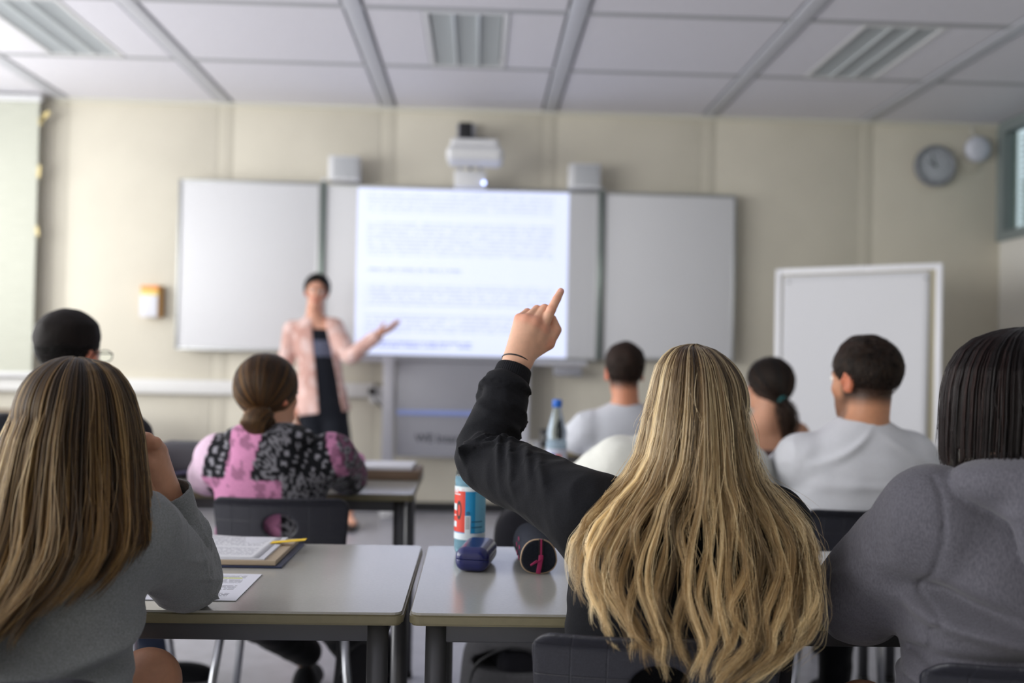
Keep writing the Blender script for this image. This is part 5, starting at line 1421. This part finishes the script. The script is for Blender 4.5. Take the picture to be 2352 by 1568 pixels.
# ================================================================== man in white
chair_at(2006, 2.66, 'black plastic chair of the man in the white sweater')
nb6 = W(1982, 962, 2.83)
p6, i6 = person('person with short dark brown hair in a plain white sweater', W(1985, 876, 2.84), yaw=.52, nb=nb6, S_=[W(1838, 1050, 2.84), W(2092, 1048, 2.84)], hip=[W(1978, 1100, 2.84)[0], 2.86, .56],
    h=.006, top='white_cotton', sl_r=(.066, .068, .060, .05), neck=(.055, .066), jaw=1.08, arms=[[None, W(1805, 1092, 3.02), W(1880, 1080, 3.25)], [None, W(2125, 1092, 3.02), W(2060, 1080, 3.25)]],
    tab=[(0, .20, .135), (.3, .195, .13), (.55, .20, .13), (.72, .195, .13), (.85, .165, .105), (.94, .11, .085), (1.0, .068, .066)], beard=True, fade=srgb('#1C1410')[:3], skin=np.array(srgb('#C58D6C')[:3], np.float32),
    folds_t=[(.80, -.8, .03, .5, .006, .2), (.85, -.5, .03, .4, .006, .25), (.80, .9, .03, .5, .006, -.2), (.62, 0, .03, 1.2, .005, 0), (.45, .4, .03, 1.3, -.005, .03)], hand_h=.005)
def cap6(P):
    q = ((P - np.asarray(i6['hc'], np.float32)) @ i6['R']) / i6['hs']
    lo_ = cap_f(i6['hc'], i6['R'], i6['hs'], .0045, .004, rough=.001, drop=.028)(P)
    up = ell(q, (0, -.006, .048), (.079, .100, .088)) - .008 * (vnoise(q * np.array([26, 26, 40]), 6) - .5) * 2
    up = smax(up, (.006 + .35 * (q[:, 1] + .1) - q[:, 2]) , .018); up = smax(up, q[:, 1] - .092, .02)
    return smin(lo_, up, .008)
hp = sdf_obj('hair', cap6, i6['hc'] - .17, i6['hc'] + .17, .004, M['hair_brown_cap'], p6)
short_hair(i6, 9000, .026, H_BROWN, hp, comb=(.3, .3, -.5), lift=.30, cap=.014, rad=.0006, bottomL=.08, K=8)

# ================================================================== man in grey T-shirt, third row
chair_at(1432, 4.10, 'black plastic chair of the person in the grey T-shirt, third row')
p7, i7 = person('person with cropped brown hair in a light grey T-shirt, third row beside the blue-capped bottle', W(1434, 858, 4.27), yaw=.05, nb=W(1436, 925, 4.25), S_=[W(1350, 982, 4.25), W(1522, 982, 4.25)],
    hip=[W(1436, 920, 4.25)[0], 4.27, .56], h=.008, fade=srgb('#241812')[:3], top='grey_cotton', sleeve='short', sl_r=(.070, .066, .06, .05), arms=[[None, W(1325, 1010, 4.35), W(1380, 1005, 4.62)], [None, W(1545, 1010, 4.35), W(1500, 1005, 4.62)]], hand_h=.006, skin=np.array(srgb('#C98A6C')[:3], np.float32))
hp = sdf_obj('hair', cap_f(i7['hc'], i7['R'], i7['hs'], .009, .010), i7['hc'] - .16, i7['hc'] + .16, .006, M['hair_brown_cap'], p7)
short_hair(i7, 3500, .012, H_BROWN, hp, lift=1.0, cap=.012, rad=.0009)

# ================================================================== cream T-shirt, hidden behind the blonde hair
chair_at(1545, 2.66, 'black plastic chair of the person in the cream T-shirt, behind the blonde person')
p8, i8 = person('person in a loose cream T-shirt, mostly hidden behind the blonde person', W(1592, 915, 2.92), nb=W(1560, 985, 2.90), S_=[W(1420, 1055, 2.86), W(1700, 1060, 2.88)], hip=[W(1550, 1000, 2.84)[0], 2.86, .56],
    h=.0075, top='cream_cotton', sleeve='short', sl_r=(.066, .070, .06, .05), arms=[[None, W(1352, 1120, 2.98), W(1420, 1100, 3.22)], [None, W(1740, 1120, 2.98), W(1690, 1100, 3.22)]], hand_h=.006,
    tab=[(0, .185, .125), (.3, .18, .12), (.55, .185, .125), (.75, .185, .12), (.88, .16, .10), (.96, .10, .08), (1.0, .07, .065)], folds_t=[(.7, -.9, .04, .4, .010, .3), (.6, -.7, .04, .4, .010, .3), (.78, -.5, .04, .4, .008, .3)])
hp = sdf_obj('hair', cap_f(i8['hc'], i8['R'], i8['hs'], .012, .012), i8['hc'] - .16, i8['hc'] + .16, .007, M['hair_brown_cap'], p8)

# ================================================================== ponytail
chair_at(1762, 3.98, 'black plastic chair of the person with the ponytail, third row')
def no_top(P, d): return smax(d, P[:, 2] - (.815 + .0 * P[:, 0]), .006)
p9, i9 = person('person with a brown ponytail and bare shoulders, third row by the pin board', W(1764, 885, 4.12), yaw=.85, nb=W(1758, 950, 4.10), S_=[W(1682, 996, 4.10), W(1832, 996, 4.12)], hip=[W(1758, 950, 4.10)[0], 4.12, .56],
    h=.007, hs=.88, top='brown_knit', sleeve='none', nk=no_top, arms=[[None, W(1665, 1040, 4.25), W(1700, 1015, 4.5)], [None, W(1850, 1040, 4.25), W(1810, 1015, 4.5)]], skin=np.array(srgb('#C9977C')[:3], np.float32), hand_h=.006,
    tab=[(0, .165, .115), (.25, .145, .10), (.5, .145, .105), (.72, .150, .105), (.86, .135, .085), (.95, .085, .065), (1.0, .055, .055)])
hp = sdf_obj('hair', cap_f(i9['hc'], i9['R'], i9['hs'], .008, .006, rough=.002), i9['hc'] - .16, i9['hc'] + .16, .006, M['hair_brown_cap'], p9)
tie = W(1797, 922, 4.02)
combed(i9, 3500, ((tie - i9['hc']) @ i9['R']) / i9['hs'], H_BROWN, hp, rad=.0009)
path = bez([tie, W(1806, 945, 3.985), W(1812, 975, 3.99), W(1806, 1012, 4.00)], 10)
ptail = sdf_obj('ponytail', lambda P: chain(P, path, np.interp(np.linspace(0, 1, 10), [0, .3, .7, 1], [.016, .026, .022, .006]), .01), path.min(0) - .05, path.max(0) + .05, .005, M['hair_brown_cap'], hp)
n_ = 900; o_ = rng.normal(0, 1, (n_, 1, 3)) * np.interp(np.linspace(0, 1, 10), [0, .3, .7, 1], [.008, .015, .014, .006])[None, :, None]
strands('ponytail_strands', path[None] + o_, .0009, H_BROWN, ptail, rng.uniform(0, 1, n_))
ring('hair_tie', tie, (.5, -.6, -.4), .017, .010, M['teal'], p9)

# ================================================================== the teacher
hc10 = W(727, 672, 6.88); nb10 = W(722, 722, 6.93); hip10 = W(742, 925, 6.95)
S10 = [W(672, 757, 6.95), W(768, 752, 6.90)]
def blazer_cut(P, d):
    q = P - nb10.astype(np.float32); z = -q[:, 2]
    xo = .035 + .16 * z; w = np.clip(.045 + .05 * z, .03, .085)
    cut = np.maximum(np.abs(q[:, 0] - xo) - w, q[:, 1] - .0)
    d = smax(d, -cut, .006)
    return smax(d, -ell(P, nb10 + [0, -.02, .02], (.060, .075, .05)), .008)
def blazer_col(V):
    n = vnoise(V * np.array([9, 9, 6]), 9)[:, None]; n2 = vnoise(V * 30, 10)[:, None]
    a = np.array(srgb('#DDB9B0')[:3]); b = np.array(srgb('#B98F84')[:3]); c = np.array(srgb('#E9D5D2')[:3])
    o = a * (1 - n) + b * n; o = np.where(n2 > .6, o * .5 + c * .5, o); return o.astype(np.float32)
hand10L = hand_chains(W(868, 768, 6.70), W(912, 746, 6.66) - W(868, 768, 6.70), (.3, -.3, -.9), (0, -1, .3), 'open', .95)
p10, i10 = person('person standing at the board in a pink blazer and black trousers', hc10, yaw=PI + .12, roll=-.10, pitch=-.05, nb=nb10, S_=S10, hip=hip10, h=.0075, hs=.97,
    arms=[[None, W(655, 845, 7.0), W(676, 925, 6.92)], [None, W(803, 818, 6.82), W(868, 770, 6.70)]], top='blazer', topcol=blazer_col, gname='blazer', nk=blazer_cut, hem=-.02,
    sl_r=(.062, .058, .052, .042), tab=[(-.1, .185, .13), (0, .18, .125), (.25, .15, .11), (.5, .145, .105), (.75, .16, .11), (.88, .145, .09), (.96, .09, .07), (1.0, .06, .058)],
    knees=[W(735, 1040, 6.9), W(768, 1040, 6.92)], ankles=[W(742, 1178, 6.85), W(800, 1180, 6.80)], bottom=None, shoes=None, hand_over=[hand_chains(W(676, 925, 6.92), (0.05, -.1, -1), (-1, 0, 0), (0, -1, 0), 'rest', .95), hand10L], hand_h=.005, stand=True,
    body_extra=lambda P: np.minimum(cone(P, W(800, 1188, 6.80), W(812, 1200, 6.62), .03, .022), cone(P, W(742, 1188, 6.85), W(742, 1200, 6.66), .03, .022)), skin=np.array(srgb('#D39E86')[:3], np.float32))
def trou10(P):
    d = ell(P, hip10 + [0, 0, -.02], (.165, .12, .12))
    for a, k in ((-.075, W(728, 1100, 6.88)), (.075, W(782, 1100, 6.88))):
        d = smin(d, cone(P, hip10 + [a, 0, -.05], k, .095, .105), .04)
    d = d - .012 * np.sin(P[:, 0] * 90) * np.clip((.7 - P[:, 2]) * 2, 0, 1)
    return smax(smax(d, P[:, 2] - (hip10[2] + .12), .02), .36 - P[:, 2], .01)
sdf_obj('trousers', trou10, hip10 - [.3, .3, .6], hip10 + [.3, .3, .25], .009, M['navy'], p10)
sdf_obj('blouse', lambda P: smax(smax(loft_f(P, hip10, nb10, np.array([1.0, 0, 0]), smooth_tab([(0, .155, .105), (.25, .135, .10), (.5, .130, .098), (.75, .148, .102), (.88, .13, .083), (1.0, .056, .056)]))[0], P[:, 2] - (nb10[2] - .10), .01), .0 * P[:, 0] - 1, .001),
        hip10 - [.25, .25, .1], nb10 + [.25, .25, .1], .009, M['navy'], p10)
sdf_obj('belt_panel', lambda P: smax(smax(loft_f(P, hip10, nb10, np.array([1.0, 0, 0]), smooth_tab([(0, .157, .109), (.25, .137, .104), (.5, .132, .102), (.75, .150, .104), (1.0, .06, .06)]))[0], np.abs(P[:, 2] - W(760, 800, 6.85)[2]) - .06, .01), P[:, 1] - hip10[1], .005),
        hip10 - [.25, .25, .1], nb10 + [.25, .25, .1], .009, mat('grey_print', srgb('#5B5F74'), 0.8, noise=(60, .5)), p10)
hp = sdf_obj('hair', cap_f(i10['hc'], i10['R'], i10['hs'], .010, .010, front=-.012, drop=-.012, rough=.002), i10['hc'] - .17, i10['hc'] + .17, .006, M['hair_dark_cap'], p10)
combed(i10, 2500, np.array([0, -.12, .0]), H_BLACK, hp, rad=.001, off=.014)
for k_, cpt in enumerate((W(742, 1203, 6.75), W(806, 1205, 6.70))):
    so_ = box('sandal_sole', (cpt[0] - woff(p10)[0], cpt[1] - woff(p10)[1], .012), (.085, .26, .02), M['black'], p10, .008)

# ================================================================== things on the desks
def at_desk(px, py, z=DZ):
    """point where the view through the pixel meets the height z"""
    c = np.array([(px - 1176) / FPX, -(py - 784) / FPX, -1.0]); w = R_WC @ c
    return CAM_P + w * ((z - CAM_H) / w[2])
def print_material(name, base, ink, lines, margin=.1, density=.46, gaps=()):
    m = mat(name, base, 0.7); nt = m.node_tree; b = nt.nodes['Principled BSDF']
    tc = nt.nodes.new('ShaderNodeTexCoord'); sp = nt.nodes.new('ShaderNodeSeparateXYZ'); nt.links.new(tc.outputs['Generated'], sp.inputs[0])
    def mt(op, a, b_=None):
        n = nt.nodes.new('ShaderNodeMath'); n.operation = op
        for i, v in enumerate((a, b_)):
            if v is None: continue
            if isinstance(v, (int, float)): n.inputs[i].default_value = v
            else: nt.links.new(v, n.inputs[i])
        return n.outputs[0]
    u, v = sp.outputs[0], sp.outputs[1]; L = mt('MULTIPLY', v, lines); inl = mt('LESS_THAN', mt('ABSOLUTE', mt('SUBTRACT', mt('FRACT', L), .5)), .24)
    cx = nt.nodes.new('ShaderNodeCombineXYZ'); nt.links.new(mt('MULTIPLY', u, 60.), cx.inputs[0]); nt.links.new(mt('MULTIPLY', mt('FLOOR', L), 5.3), cx.inputs[1])
    nz = nt.nodes.new('ShaderNodeTexNoise'); nz.inputs['Detail'].default_value = 1; nz.inputs['Scale'].default_value = 1; nt.links.new(cx.outputs[0], nz.inputs['Vector'])
    k = mt('MULTIPLY', inl, mt('GREATER_THAN', nz.outputs['Fac'], density))
    k = mt('MULTIPLY', k, mt('MULTIPLY', mt('GREATER_THAN', u, margin), mt('LESS_THAN', u, 1 - margin)))
    k = mt('MULTIPLY', k, mt('MULTIPLY', mt('GREATER_THAN', v, .12), mt('LESS_THAN', v, .93)))
    for g0, g1 in gaps: k = mt('MULTIPLY', k, mt('SUBTRACT', 1.0, mt('MULTIPLY', mt('GREATER_THAN', v, g0), mt('LESS_THAN', v, g1))))
    mx = nt.nodes.new('ShaderNodeMix'); mx.data_type = 'RGBA'; nt.links.new(k, mx.inputs[0]); mx.inputs[6].default_value = base; mx.inputs[7].default_value = ink
    nt.links.new(mx.outputs[2], b.inputs['Base Color']); return m
M['printed'] = print_material('printed_sheet', srgb('#D9DAE4'), srgb('#85868F'), 22, .08, .42, ((.28, .36), (.54, .62), (.78, .82)))
M['printed2'] = print_material('printed_page', srgb('#D6D7DC'), srgb('#A2A3AD'), 26, .06, .45, ((.45, .55),))
# loose sheet
c = at_desk(545, 1382); sh = box('paper_sheet', (c[0] - .152, c[1] + .108, DZ + .0008), (.297, .21, .0008), M['printed'], None)
sh.data.transform(Matrix.Translation((-(c[0] - .152), -(c[1] + .108), -(DZ + .0008)))); sh.location = (c[0] - .152, c[1] + .108, DZ + .0012)
tag(sh, 'loose printed sheet with a yellow highlighted line on the near left desk', 'paper')
box('highlighted_line', (.02, .066, .0007), (.20, .006, .0003), mat('highlighter', srgb('#D6DE6E'), .7), sh)
# binder
c = at_desk(684, 1306); bx, by = c[0] - .214, c[1] + .125
bi = empty('ring_binder', (bx, by, DZ), 'open ring binder with papers and a yellow flag on the near left desk', 'binder', rz=-0.01)
box('cover', (-.010, 0, .0025), (.386, .25, .004), mat('binder_blue', srgb('#2A3350'), .4), bi, .001)
box('divider_stack', (-.012, 0.0, .010), (.365, .242, .010), mat('tan_card', srgb('#B9A78F'), .7), bi, .001)
box('page_stack', (-.025, 0.0, .0165), (.345, .236, .004), M['paper'], bi, .001)
V = []; F = []
for i in range(21):
    for j in range(9):
        u, v = i / 20, j / 8; V.append((-.20 + .335 * u - .012 * v * 0, -.116 + .232 * v, .0195 + .0035 * math.sin(u * 5.5) * v + .002 * v))
for i in range(20):
    for j in range(8): k = i * 9 + j; F.append([k, k + 9, k + 10, k + 1])
o = from_arrays('top_page', V, F, M['printed2'], bi); o.modifiers.new('t', 'SOLIDIFY').thickness = .0006
box('page_flag', (.163, .045, .024), (.075, .022, .0012), mat('flag_yellow', srgb('#E8C229'), .5), bi, R=Matrix.Rotation(-.1, 3, 'Y'))
for yy in (-.04, .04):
    tube('ring', [(-.19 + .014 * math.cos(a), yy, .016 + .016 * math.sin(a)) for a in np.linspace(0, PI, 9)], .0016, M['chrome'], bi, 6)
# water bottle on the near desk
def sector(name, r, a0, a1, z0, z1, m, parent, n=14):
    V = []; F = []
    A = np.radians(np.linspace(a0, a1, n))
    for a in A: V += [(r * math.cos(a), r * math.sin(a), z0), (r * math.cos(a), r * math.sin(a), z1)]
    for i in range(n - 1): F.append([2 * i, 2 * i + 2, 2 * i + 3, 2 * i + 1])
    return from_arrays(name, V, F, m, parent)
M['pet'] = mat('pet_plastic', (0.84, 0.95, 1.0, 1), .05, trans=1.0, ior=1.06)
M['pet'].node_tree.nodes['Principled BSDF'].inputs['Specular IOR Level'].default_value = 1.0
M['pet_blue'] = mat('blue_water', (0.50, 0.80, 0.95, 1), .05, trans=.65, ior=1.1)
M['lab_blue'] = mat('label_blue', srgb('#1F8FC4'), .35, noise=(30, .10, (1, 1, .3)))
M['lab_red'] = mat('label_red', srgb('#D8402F'), .4); M['lab_white'] = mat('label_white', srgb('#D8E4EA'), .4)
M['lab_pale'] = mat('label_pale_blue', srgb('#6FB4D2'), .4)
c = at_desk(1077, 1279); r_ = .0335
bt = empty('water_bottle', (c[0], c[1] + r_, DZ), 'plastic water bottle with blue and red label on the near desk', 'bottle')
prof = [(0, .004), (.012, .006), (.020, .002), (.028, .0), (.0325, .012), (.0335, .03), (.0325, .034), (.0332, .038), (.0332, .150), (.0325, .155), (.0335, .160), (.0328, .172), (.029, .186), (.0255, .196), (.0262, .203), (.022, .219), (.014, .236), (.0125, .242), (.0125, .246)]
lathe('bottle_body', prof, M['pet'], bt, 48)
lathe('water', [(0, .005), (.018, .006), (.0268, .004), (.0315, .014), (.0322, .03), (.0322, .150), (.0315, .168), (.0, .168)], M['pet_blue'], bt, 40)
lathe('cap', [(.0, .262), (.013, .262), (.015, .259), (.0152, .242), (.0145, .241)], mat('cap_blue', srgb('#1F6FD0'), .4), bt, 28)
lb = lathe('label', [(.0337, .040), (.0337, .148)], M['lab_blue'], bt, 48)
sector('label_red_panel', .0339, -184, -108, .052, .146, M['lab_red'], lb); sector('label_white_band', .03395, -200, 20, .036, .050, M['lab_white'], lb, 30)
sector('label_top_band', .03395, -200, 20, .140, .150, M['lab_white'], lb, 30)
sector('barcode_field', .0340, -108, -87, .050, .088, M['lab_white'], lb); sector('pale_field', .03392, -70, 0, .052, .138, M['lab_pale'], lb)
for k in range(9): sector('barcode_line', .0341, -105, -90, .060 + k * .0030, .0612 + k * .0030, M['ink'], lb, 4)
for k, (a0, a1, z) in enumerate(((-170, -140, .137), (-170, -128, .132), (-168, -150, .086))): sector('label_text_line', .0341, a0, a1, z, z + .0022, M['lab_white'], lb, 6)
for a0, a1, z0, z1 in ((-172, -146, .098, .112), (-170, -146, .062, .074)): sector('label_white_mark', .03405, a0, a1, z0, z1, M['lab_white'], lb, 8)
n = 26; V = []; F = []
for i in range(n):
    t = 2 * PI * i / n
    for k in (1.0, .62): a = math.radians(-134) + .0068 * k * math.cos(t) / .034; V.append((.0343 * math.cos(a), .0343 * math.sin(a), .099 + .0205 * k * math.sin(t)))
for i in range(n): j = (i + 1) % n; F.append([2 * i, 2 * j, 2 * j + 1, 2 * i + 1])
from_arrays('label_black_ring', V, F, M['black'], lb)
a = math.radians(-52); text3d('label_letter', 'R', .026, (.0338 * math.cos(a) - .006, .0338 * math.sin(a) - .0035, .108), (PI / 2, 0, a + PI / 2), M['ink'], lb, .0002)
a = math.radians(-98); text3d('label_mark', 'o', .014, (.0341 * math.cos(a) - .003, .0341 * math.sin(a) - .0006, .095), (PI / 2, 0, a + PI / 2), M['ink'], lb, .0002)
for k in range(2): sector('label_script_line', .0341, -84, -38, .062 + k * .012, .0645 + k * .012, mat('script_blue', srgb('#2A5F84'), .4), lb, 8)

# blue glasses case
c = at_desk(1087, 1317); gc = empty('glasses_case', (c[0] + .006, c[1] + .072, DZ), 'dark blue hard glasses case lying in front of the labelled water bottle', 'glasses case', rz=-.16)
M['case_blue'] = mat('case_navy', srgb('#1C2360'), .28, spec=.6)
def case_f(lo_, hi_):
    def f(P):
        q = P - np.array([0, 0, .022], np.float32)
        w = .034 - .10 * np.abs(q[:, 1]) ** 1.6
        d = rbox(q, (0, 0, .003), (.069, .145, .049), .021) + .35 * np.maximum(np.abs(q[:, 0]) - w, 0)
        d = smax(d, (np.abs(q[:, 1]) - .0725), .006)
        return np.maximum(np.maximum(d, lo_ - P[:, 2]), P[:, 2] - hi_)
    return f
for nm, lo_, hi_ in (('lower_shell', .0, .0262), ('lid', .0265, .06)):
    V, F = mesh_sdf(case_f(lo_, hi_), (-.05, -.09, -.005), (.05, .09, .055), .0016, .004); from_arrays(nm, V, F, M['case_blue'], gc)
box('hinge_band', (0, .07, .025), (.05, .004, .006), M['black'], gc, .001)

# pencil case
c = at_desk(1232, 1318); pc = empty('pencil_case', (c[0], c[1] + .10, DZ), 'dark rounded pencil case with beige piping and magenta zip on the near desk', 'pencil case', rz=.04)
M['case_dark'] = fabric('case_cloth', srgb('#262A34'), (200, .2), 0, (900, .4, .0005)); M['piping'] = mat('piping_beige', srgb('#B79F84'), .7); M['magenta'] = mat('magenta_zip', srgb('#A8265E'), .6)
def pc2(x, z, g=0):
    w = .0375 - .26 * np.maximum(z - .026, 0) ** 1.15
    q = np.sqrt((x / w) ** 2 + ((z - .035) / .0345) ** 2); return (np.sqrt(np.sqrt(np.abs(x / w) ** 5) + np.abs((z - .035) / .0345) ** 2.5) - 1) * .03 if False else (np.power(np.abs(x / w) ** 2.5 + np.abs((z - .035) / .0345) ** 2.5, 1 / 2.5) - 1) * .030
def pcf(P):
    d2 = pc2(P[:, 0], P[:, 2]); d = smax(d2, np.abs(P[:, 1]) - .098 - .004 * np.clip(1 + d2 / .03, 0, 1), .006); return d
V, F = mesh_sdf(pcf, (-.05, -.115, -.01), (.05, .115, .085), .002, .006); from_arrays('cloth_body', V, F, M['case_dark'], pc)
T_ = np.linspace(0, 2 * PI, 49); pts = []
for t in T_:
    lo_, hi_ = 0., .06
    for _ in range(24):
        m_ = (lo_ + hi_) / 2; x_, z_ = m_ * math.cos(t), .035 + m_ * math.sin(t)
        if pc2(np.array([x_]), np.array([z_]))[0] < -.0012: lo_ = m_
        else: hi_ = m_
    pts.append((m_ * math.cos(t), -.0985, .035 + m_ * math.sin(t)))
V, F = tube_arrays(pts, .0019, 8, False); from_arrays('piping', V, F, M['piping'], pc)
box('zip_tape', (.004, -.1035, .040), (.010, .002, .060), M['black'], pc)
box('zip_teeth', (.004, -.1045, .045), (.0035, .002, .050), M['magenta'], pc)
box('zip_slider', (.004, -.106, .034), (.009, .004, .010), M['magenta'], pc, .0015)
box('zip_pull', (.001, -.1075, .017), (.009, .002, .030), M['magenta'], pc, .0008, R=Matrix.Rotation(.15, 3, 'Y'))
tube('cord_knot', bez([(.004, -.108, .030), (-.006, -.109, .025), (-.016, -.109, .019), (-.014, -.109, .022), (-.004, -.109, .029)], 14), .0014, M['magenta'], pc, 6)
for k, (y, z) in enumerate(((-.06, .045), (-.03, .030), (-.02, .055), (.0, .04), (-.075, .028))):
    box('woven_mark', (-.0385 + .26 * max(z - .026, 0) ** 1.15 * 1.0, y, z), (.0012, .012, .004), M['magenta'], pc, R=Matrix.Rotation(.5, 3, 'X'))

# bottle with blue cap in the second row
c = W(1277, 1085, 3.62); f2 = empty('water_bottle', (c[0], 3.62, DZ), 'clear water bottle with a blue cap and red mark on its label, second row', 'bottle')
lathe('bottle_body', [(0, .004), (.030, .0), (.037, .008), (.0385, .03), (.0385, .110), (.037, .118), (.038, .126), (.035, .140), (.0375, .155), (.036, .172), (.027, .205), (.018, .235), (.0135, .250), (.0135, .256)], M['pet'], f2, 36)
lathe('water', [(0, .005), (.035, .008), (.0372, .03), (.0372, .10), (.036, .118), (.0355, .135), (0, .135)], mat('clear_water', (.72, .82, .92, 1), .05, trans=.55, ior=1.1), f2, 30)
lathe('cap', [(0, .282), (.016, .282), (.0175, .278), (.0175, .256), (.0165, .254)], mat('cap_blue_far', srgb('#1565C8'), .4), f2, 24)
lb = lathe('label', [(.0388, .020), (.0388, .105)], mat('label_white_far', srgb('#C9CFE2'), .5), f2, 36)
sector('label_red_mark', .0391, -102, -68, .055, .085, M['lab_red'], lb, 8); sector('label_blue_mark', .03905, -125, -100, .065, .088, mat('label_blue_far', srgb('#5E78D0'), .5), lb, 6)
# stack of papers and small things in the second row
c = W(885, 1075, 3.52); st2 = empty('paper_stack', (c[0] - .01, 3.54, DZ), 'thick brown folder with white papers on the second row desk', 'folder', rz=-.02)
box('folder', (0, 0, .017), (.27, .20, .032), mat('brown_folder', srgb('#7B6653'), .6), st2, .004)
box('papers', (-.015, 0.0, .041), (.25, .19, .014), M['paper'], st2, .002)
c = W(818, 1098, 3.36); er = empty('eraser', (c[0] + .01, 3.34, DZ), 'small pale eraser in front of the brown folder', 'eraser')
box('rubber', (0, 0, .009), (.05, .022, .018), M['paper'], er, .004); box('sleeve', (.012, 0, .009), (.024, .024, .020), mat('green_sleeve', srgb('#6C8B6A'), .6), er, .003)
c = W(803, 1052, 3.50); pk = empty('pencil_case', (c[0], 3.58, DZ), 'small pink pouch with a metal ring beside the brown folder', 'pencil case')
V, F = mesh_sdf(lambda P: rbox(P, (0, 0, .04), (.09, .06, .08), .026), (-.07, -.05, -.01), (.07, .05, .09), .004, .006); from_arrays('pouch', V, F, mat('pink_cloth', srgb('#C98FB4'), .8), pk)
V, F = tube_arrays([(.012 * math.cos(a) - .01, -.034, .082 + .014 * math.sin(a)) for a in np.linspace(0, 2 * PI, 20)], .004, 8, False); from_arrays('metal_ring', V, F, M['chrome'], pk)
# dark soft bag on the left second-row desk
c = W(418, 1060, 3.42)
def soft(P):
    q = P - np.array([c[0], 3.46, DZ + .062], np.float32)
    return rbox(q, (0, 0, 0), (.19, .16, .118), .035) - .006 * (vnoise(P * 16, 6) - .5)
bg2 = empty('soft_bag', (c[0], 3.46, DZ), 'dark grey soft bag on the second row desk, left of the bandana hoodie', 'bag')
sdf_obj('bag_body', soft, np.array([c[0] - .14, 3.32, DZ - .01]), np.array([c[0] + .14, 3.60, DZ + .16]), .006, mat('dark_grey_bag', srgb('#4B4A50'), .8), bg2)
tube('bag_piping', [(-.10, -.083, .03), (-.03, -.086, .016), (.05, -.086, .028), (.10, -.07, .05)], .006, mat('lilac_piping', srgb('#5C5A78'), .6), bg2, 8)
# phone beside the second bottle, third row
c = W(1240, 1008, 4.8); ph = empty('dark_mug', (c[0] + .04, 4.85, DZ), 'small dark mug on the third row desk behind the blue-capped bottle', 'mug')
lathe('mug_body', [(0, .002), (.034, .002), (.038, .006), (.038, .085), (.035, .085), (.034, .010), (0, .008)], M['black'], ph, 24)
V, F = tube_arrays([(.038 + .022 * math.sin(a), 0, .045 + .026 * math.cos(a)) for a in np.linspace(0, PI, 12)], .005, 8, True); from_arrays('handle', V, F, M['black'], ph)

# bags ----------------------------------------------------------------------
def rucksack(loc, size, label, col, rz=0.0, open_top=True):
    r = empty('backpack', loc, label, 'backpack', rz=rz); w, d_, h_ = size
    m1 = fabric('bag_' + label[:12].replace(' ', '_'), col, (200, .2), .05, (600, .4, .0008))
    def f(P):
        tp = np.clip(P[:, 2] / h_, 0, 1)
        q = P.copy(); q[:, 0] = q[:, 0] / (1 - .22 * tp ** 2); q[:, 1] = q[:, 1] / (1 - .25 * tp ** 2)
        d = rbox(q, (0, 0, h_ / 2), (w, d_, h_), min(w, d_) * .32) - .010 * (vnoise(P * 12, 3) - .5)
        if open_top: d = smax(d, -ell(P, (0, -d_ * .30, h_ * .80), (w * .34, d_ * .32, h_ * .075)), .012)
        return d * .85
    V, F = mesh_sdf(f, (-w / 2 - .03, -d_ / 2 - .03, -.02), (w / 2 + .03, d_ / 2 + .03, h_ + .03), .007, .02); from_arrays('bag_body', V, F, m1, r)
    V, F = mesh_sdf(lambda P: rbox(P, (0, -d_ * .47, h_ * .30), (w * .72, .07, h_ * .42), .03), (-w / 2, -d_ * .47 - .08, 0), (w / 2, -d_ * .47 + .08, h_ * .6), .007, .01); from_arrays('front_pocket', V, F, m1, r)
    for s in (-1, 1): tube('strap', bez([(s * w * .22, d_ * .42, h_ * .93), (s * w * .26, d_ * .62, h_ * .7), (s * w * .28, d_ * .6, h_ * .35), (s * w * .25, d_ * .42, h_ * .1)], 14), .012, m1, r, 8)
    tube('grab_loop', bez([(-.035, d_ * .28, h_ * .97), (0, d_ * .30, h_ * 1.06), (.035, d_ * .28, h_ * .97)], 9), .007, m1, r, 8)
    tube('zip', bez([(-w * .36, -d_ * .40, h_ * .62), (-w * .28, -d_ * .42, h_ * .80), (0, -d_ * .38, h_ * .90), (w * .28, -d_ * .42, h_ * .80), (w * .36, -d_ * .40, h_ * .62)], 20), .004, M['black'], r, 6)
    return r
c = W(1195, 1480, 2.78); rucksack((c[0], 2.84, 0), (.36, .24, .415), 'grey open backpack on the floor under the near middle desk', srgb('#4A4A4D'), -.15)
c = W(826, 1500, 2.98); rucksack((c[0] + .01, 3.02, 0), (.19, .16, .36), 'black backpack on the floor beside the chair under the bandana hoodie', srgb('#121216'), .1, False)
c = W(1222, 1200, 2.92); rucksack((c[0], 2.90, 0), (.27, .22, .735), 'tall black rucksack standing on the floor behind the dark pencil case', srgb('#1A1A20'), 0, False)
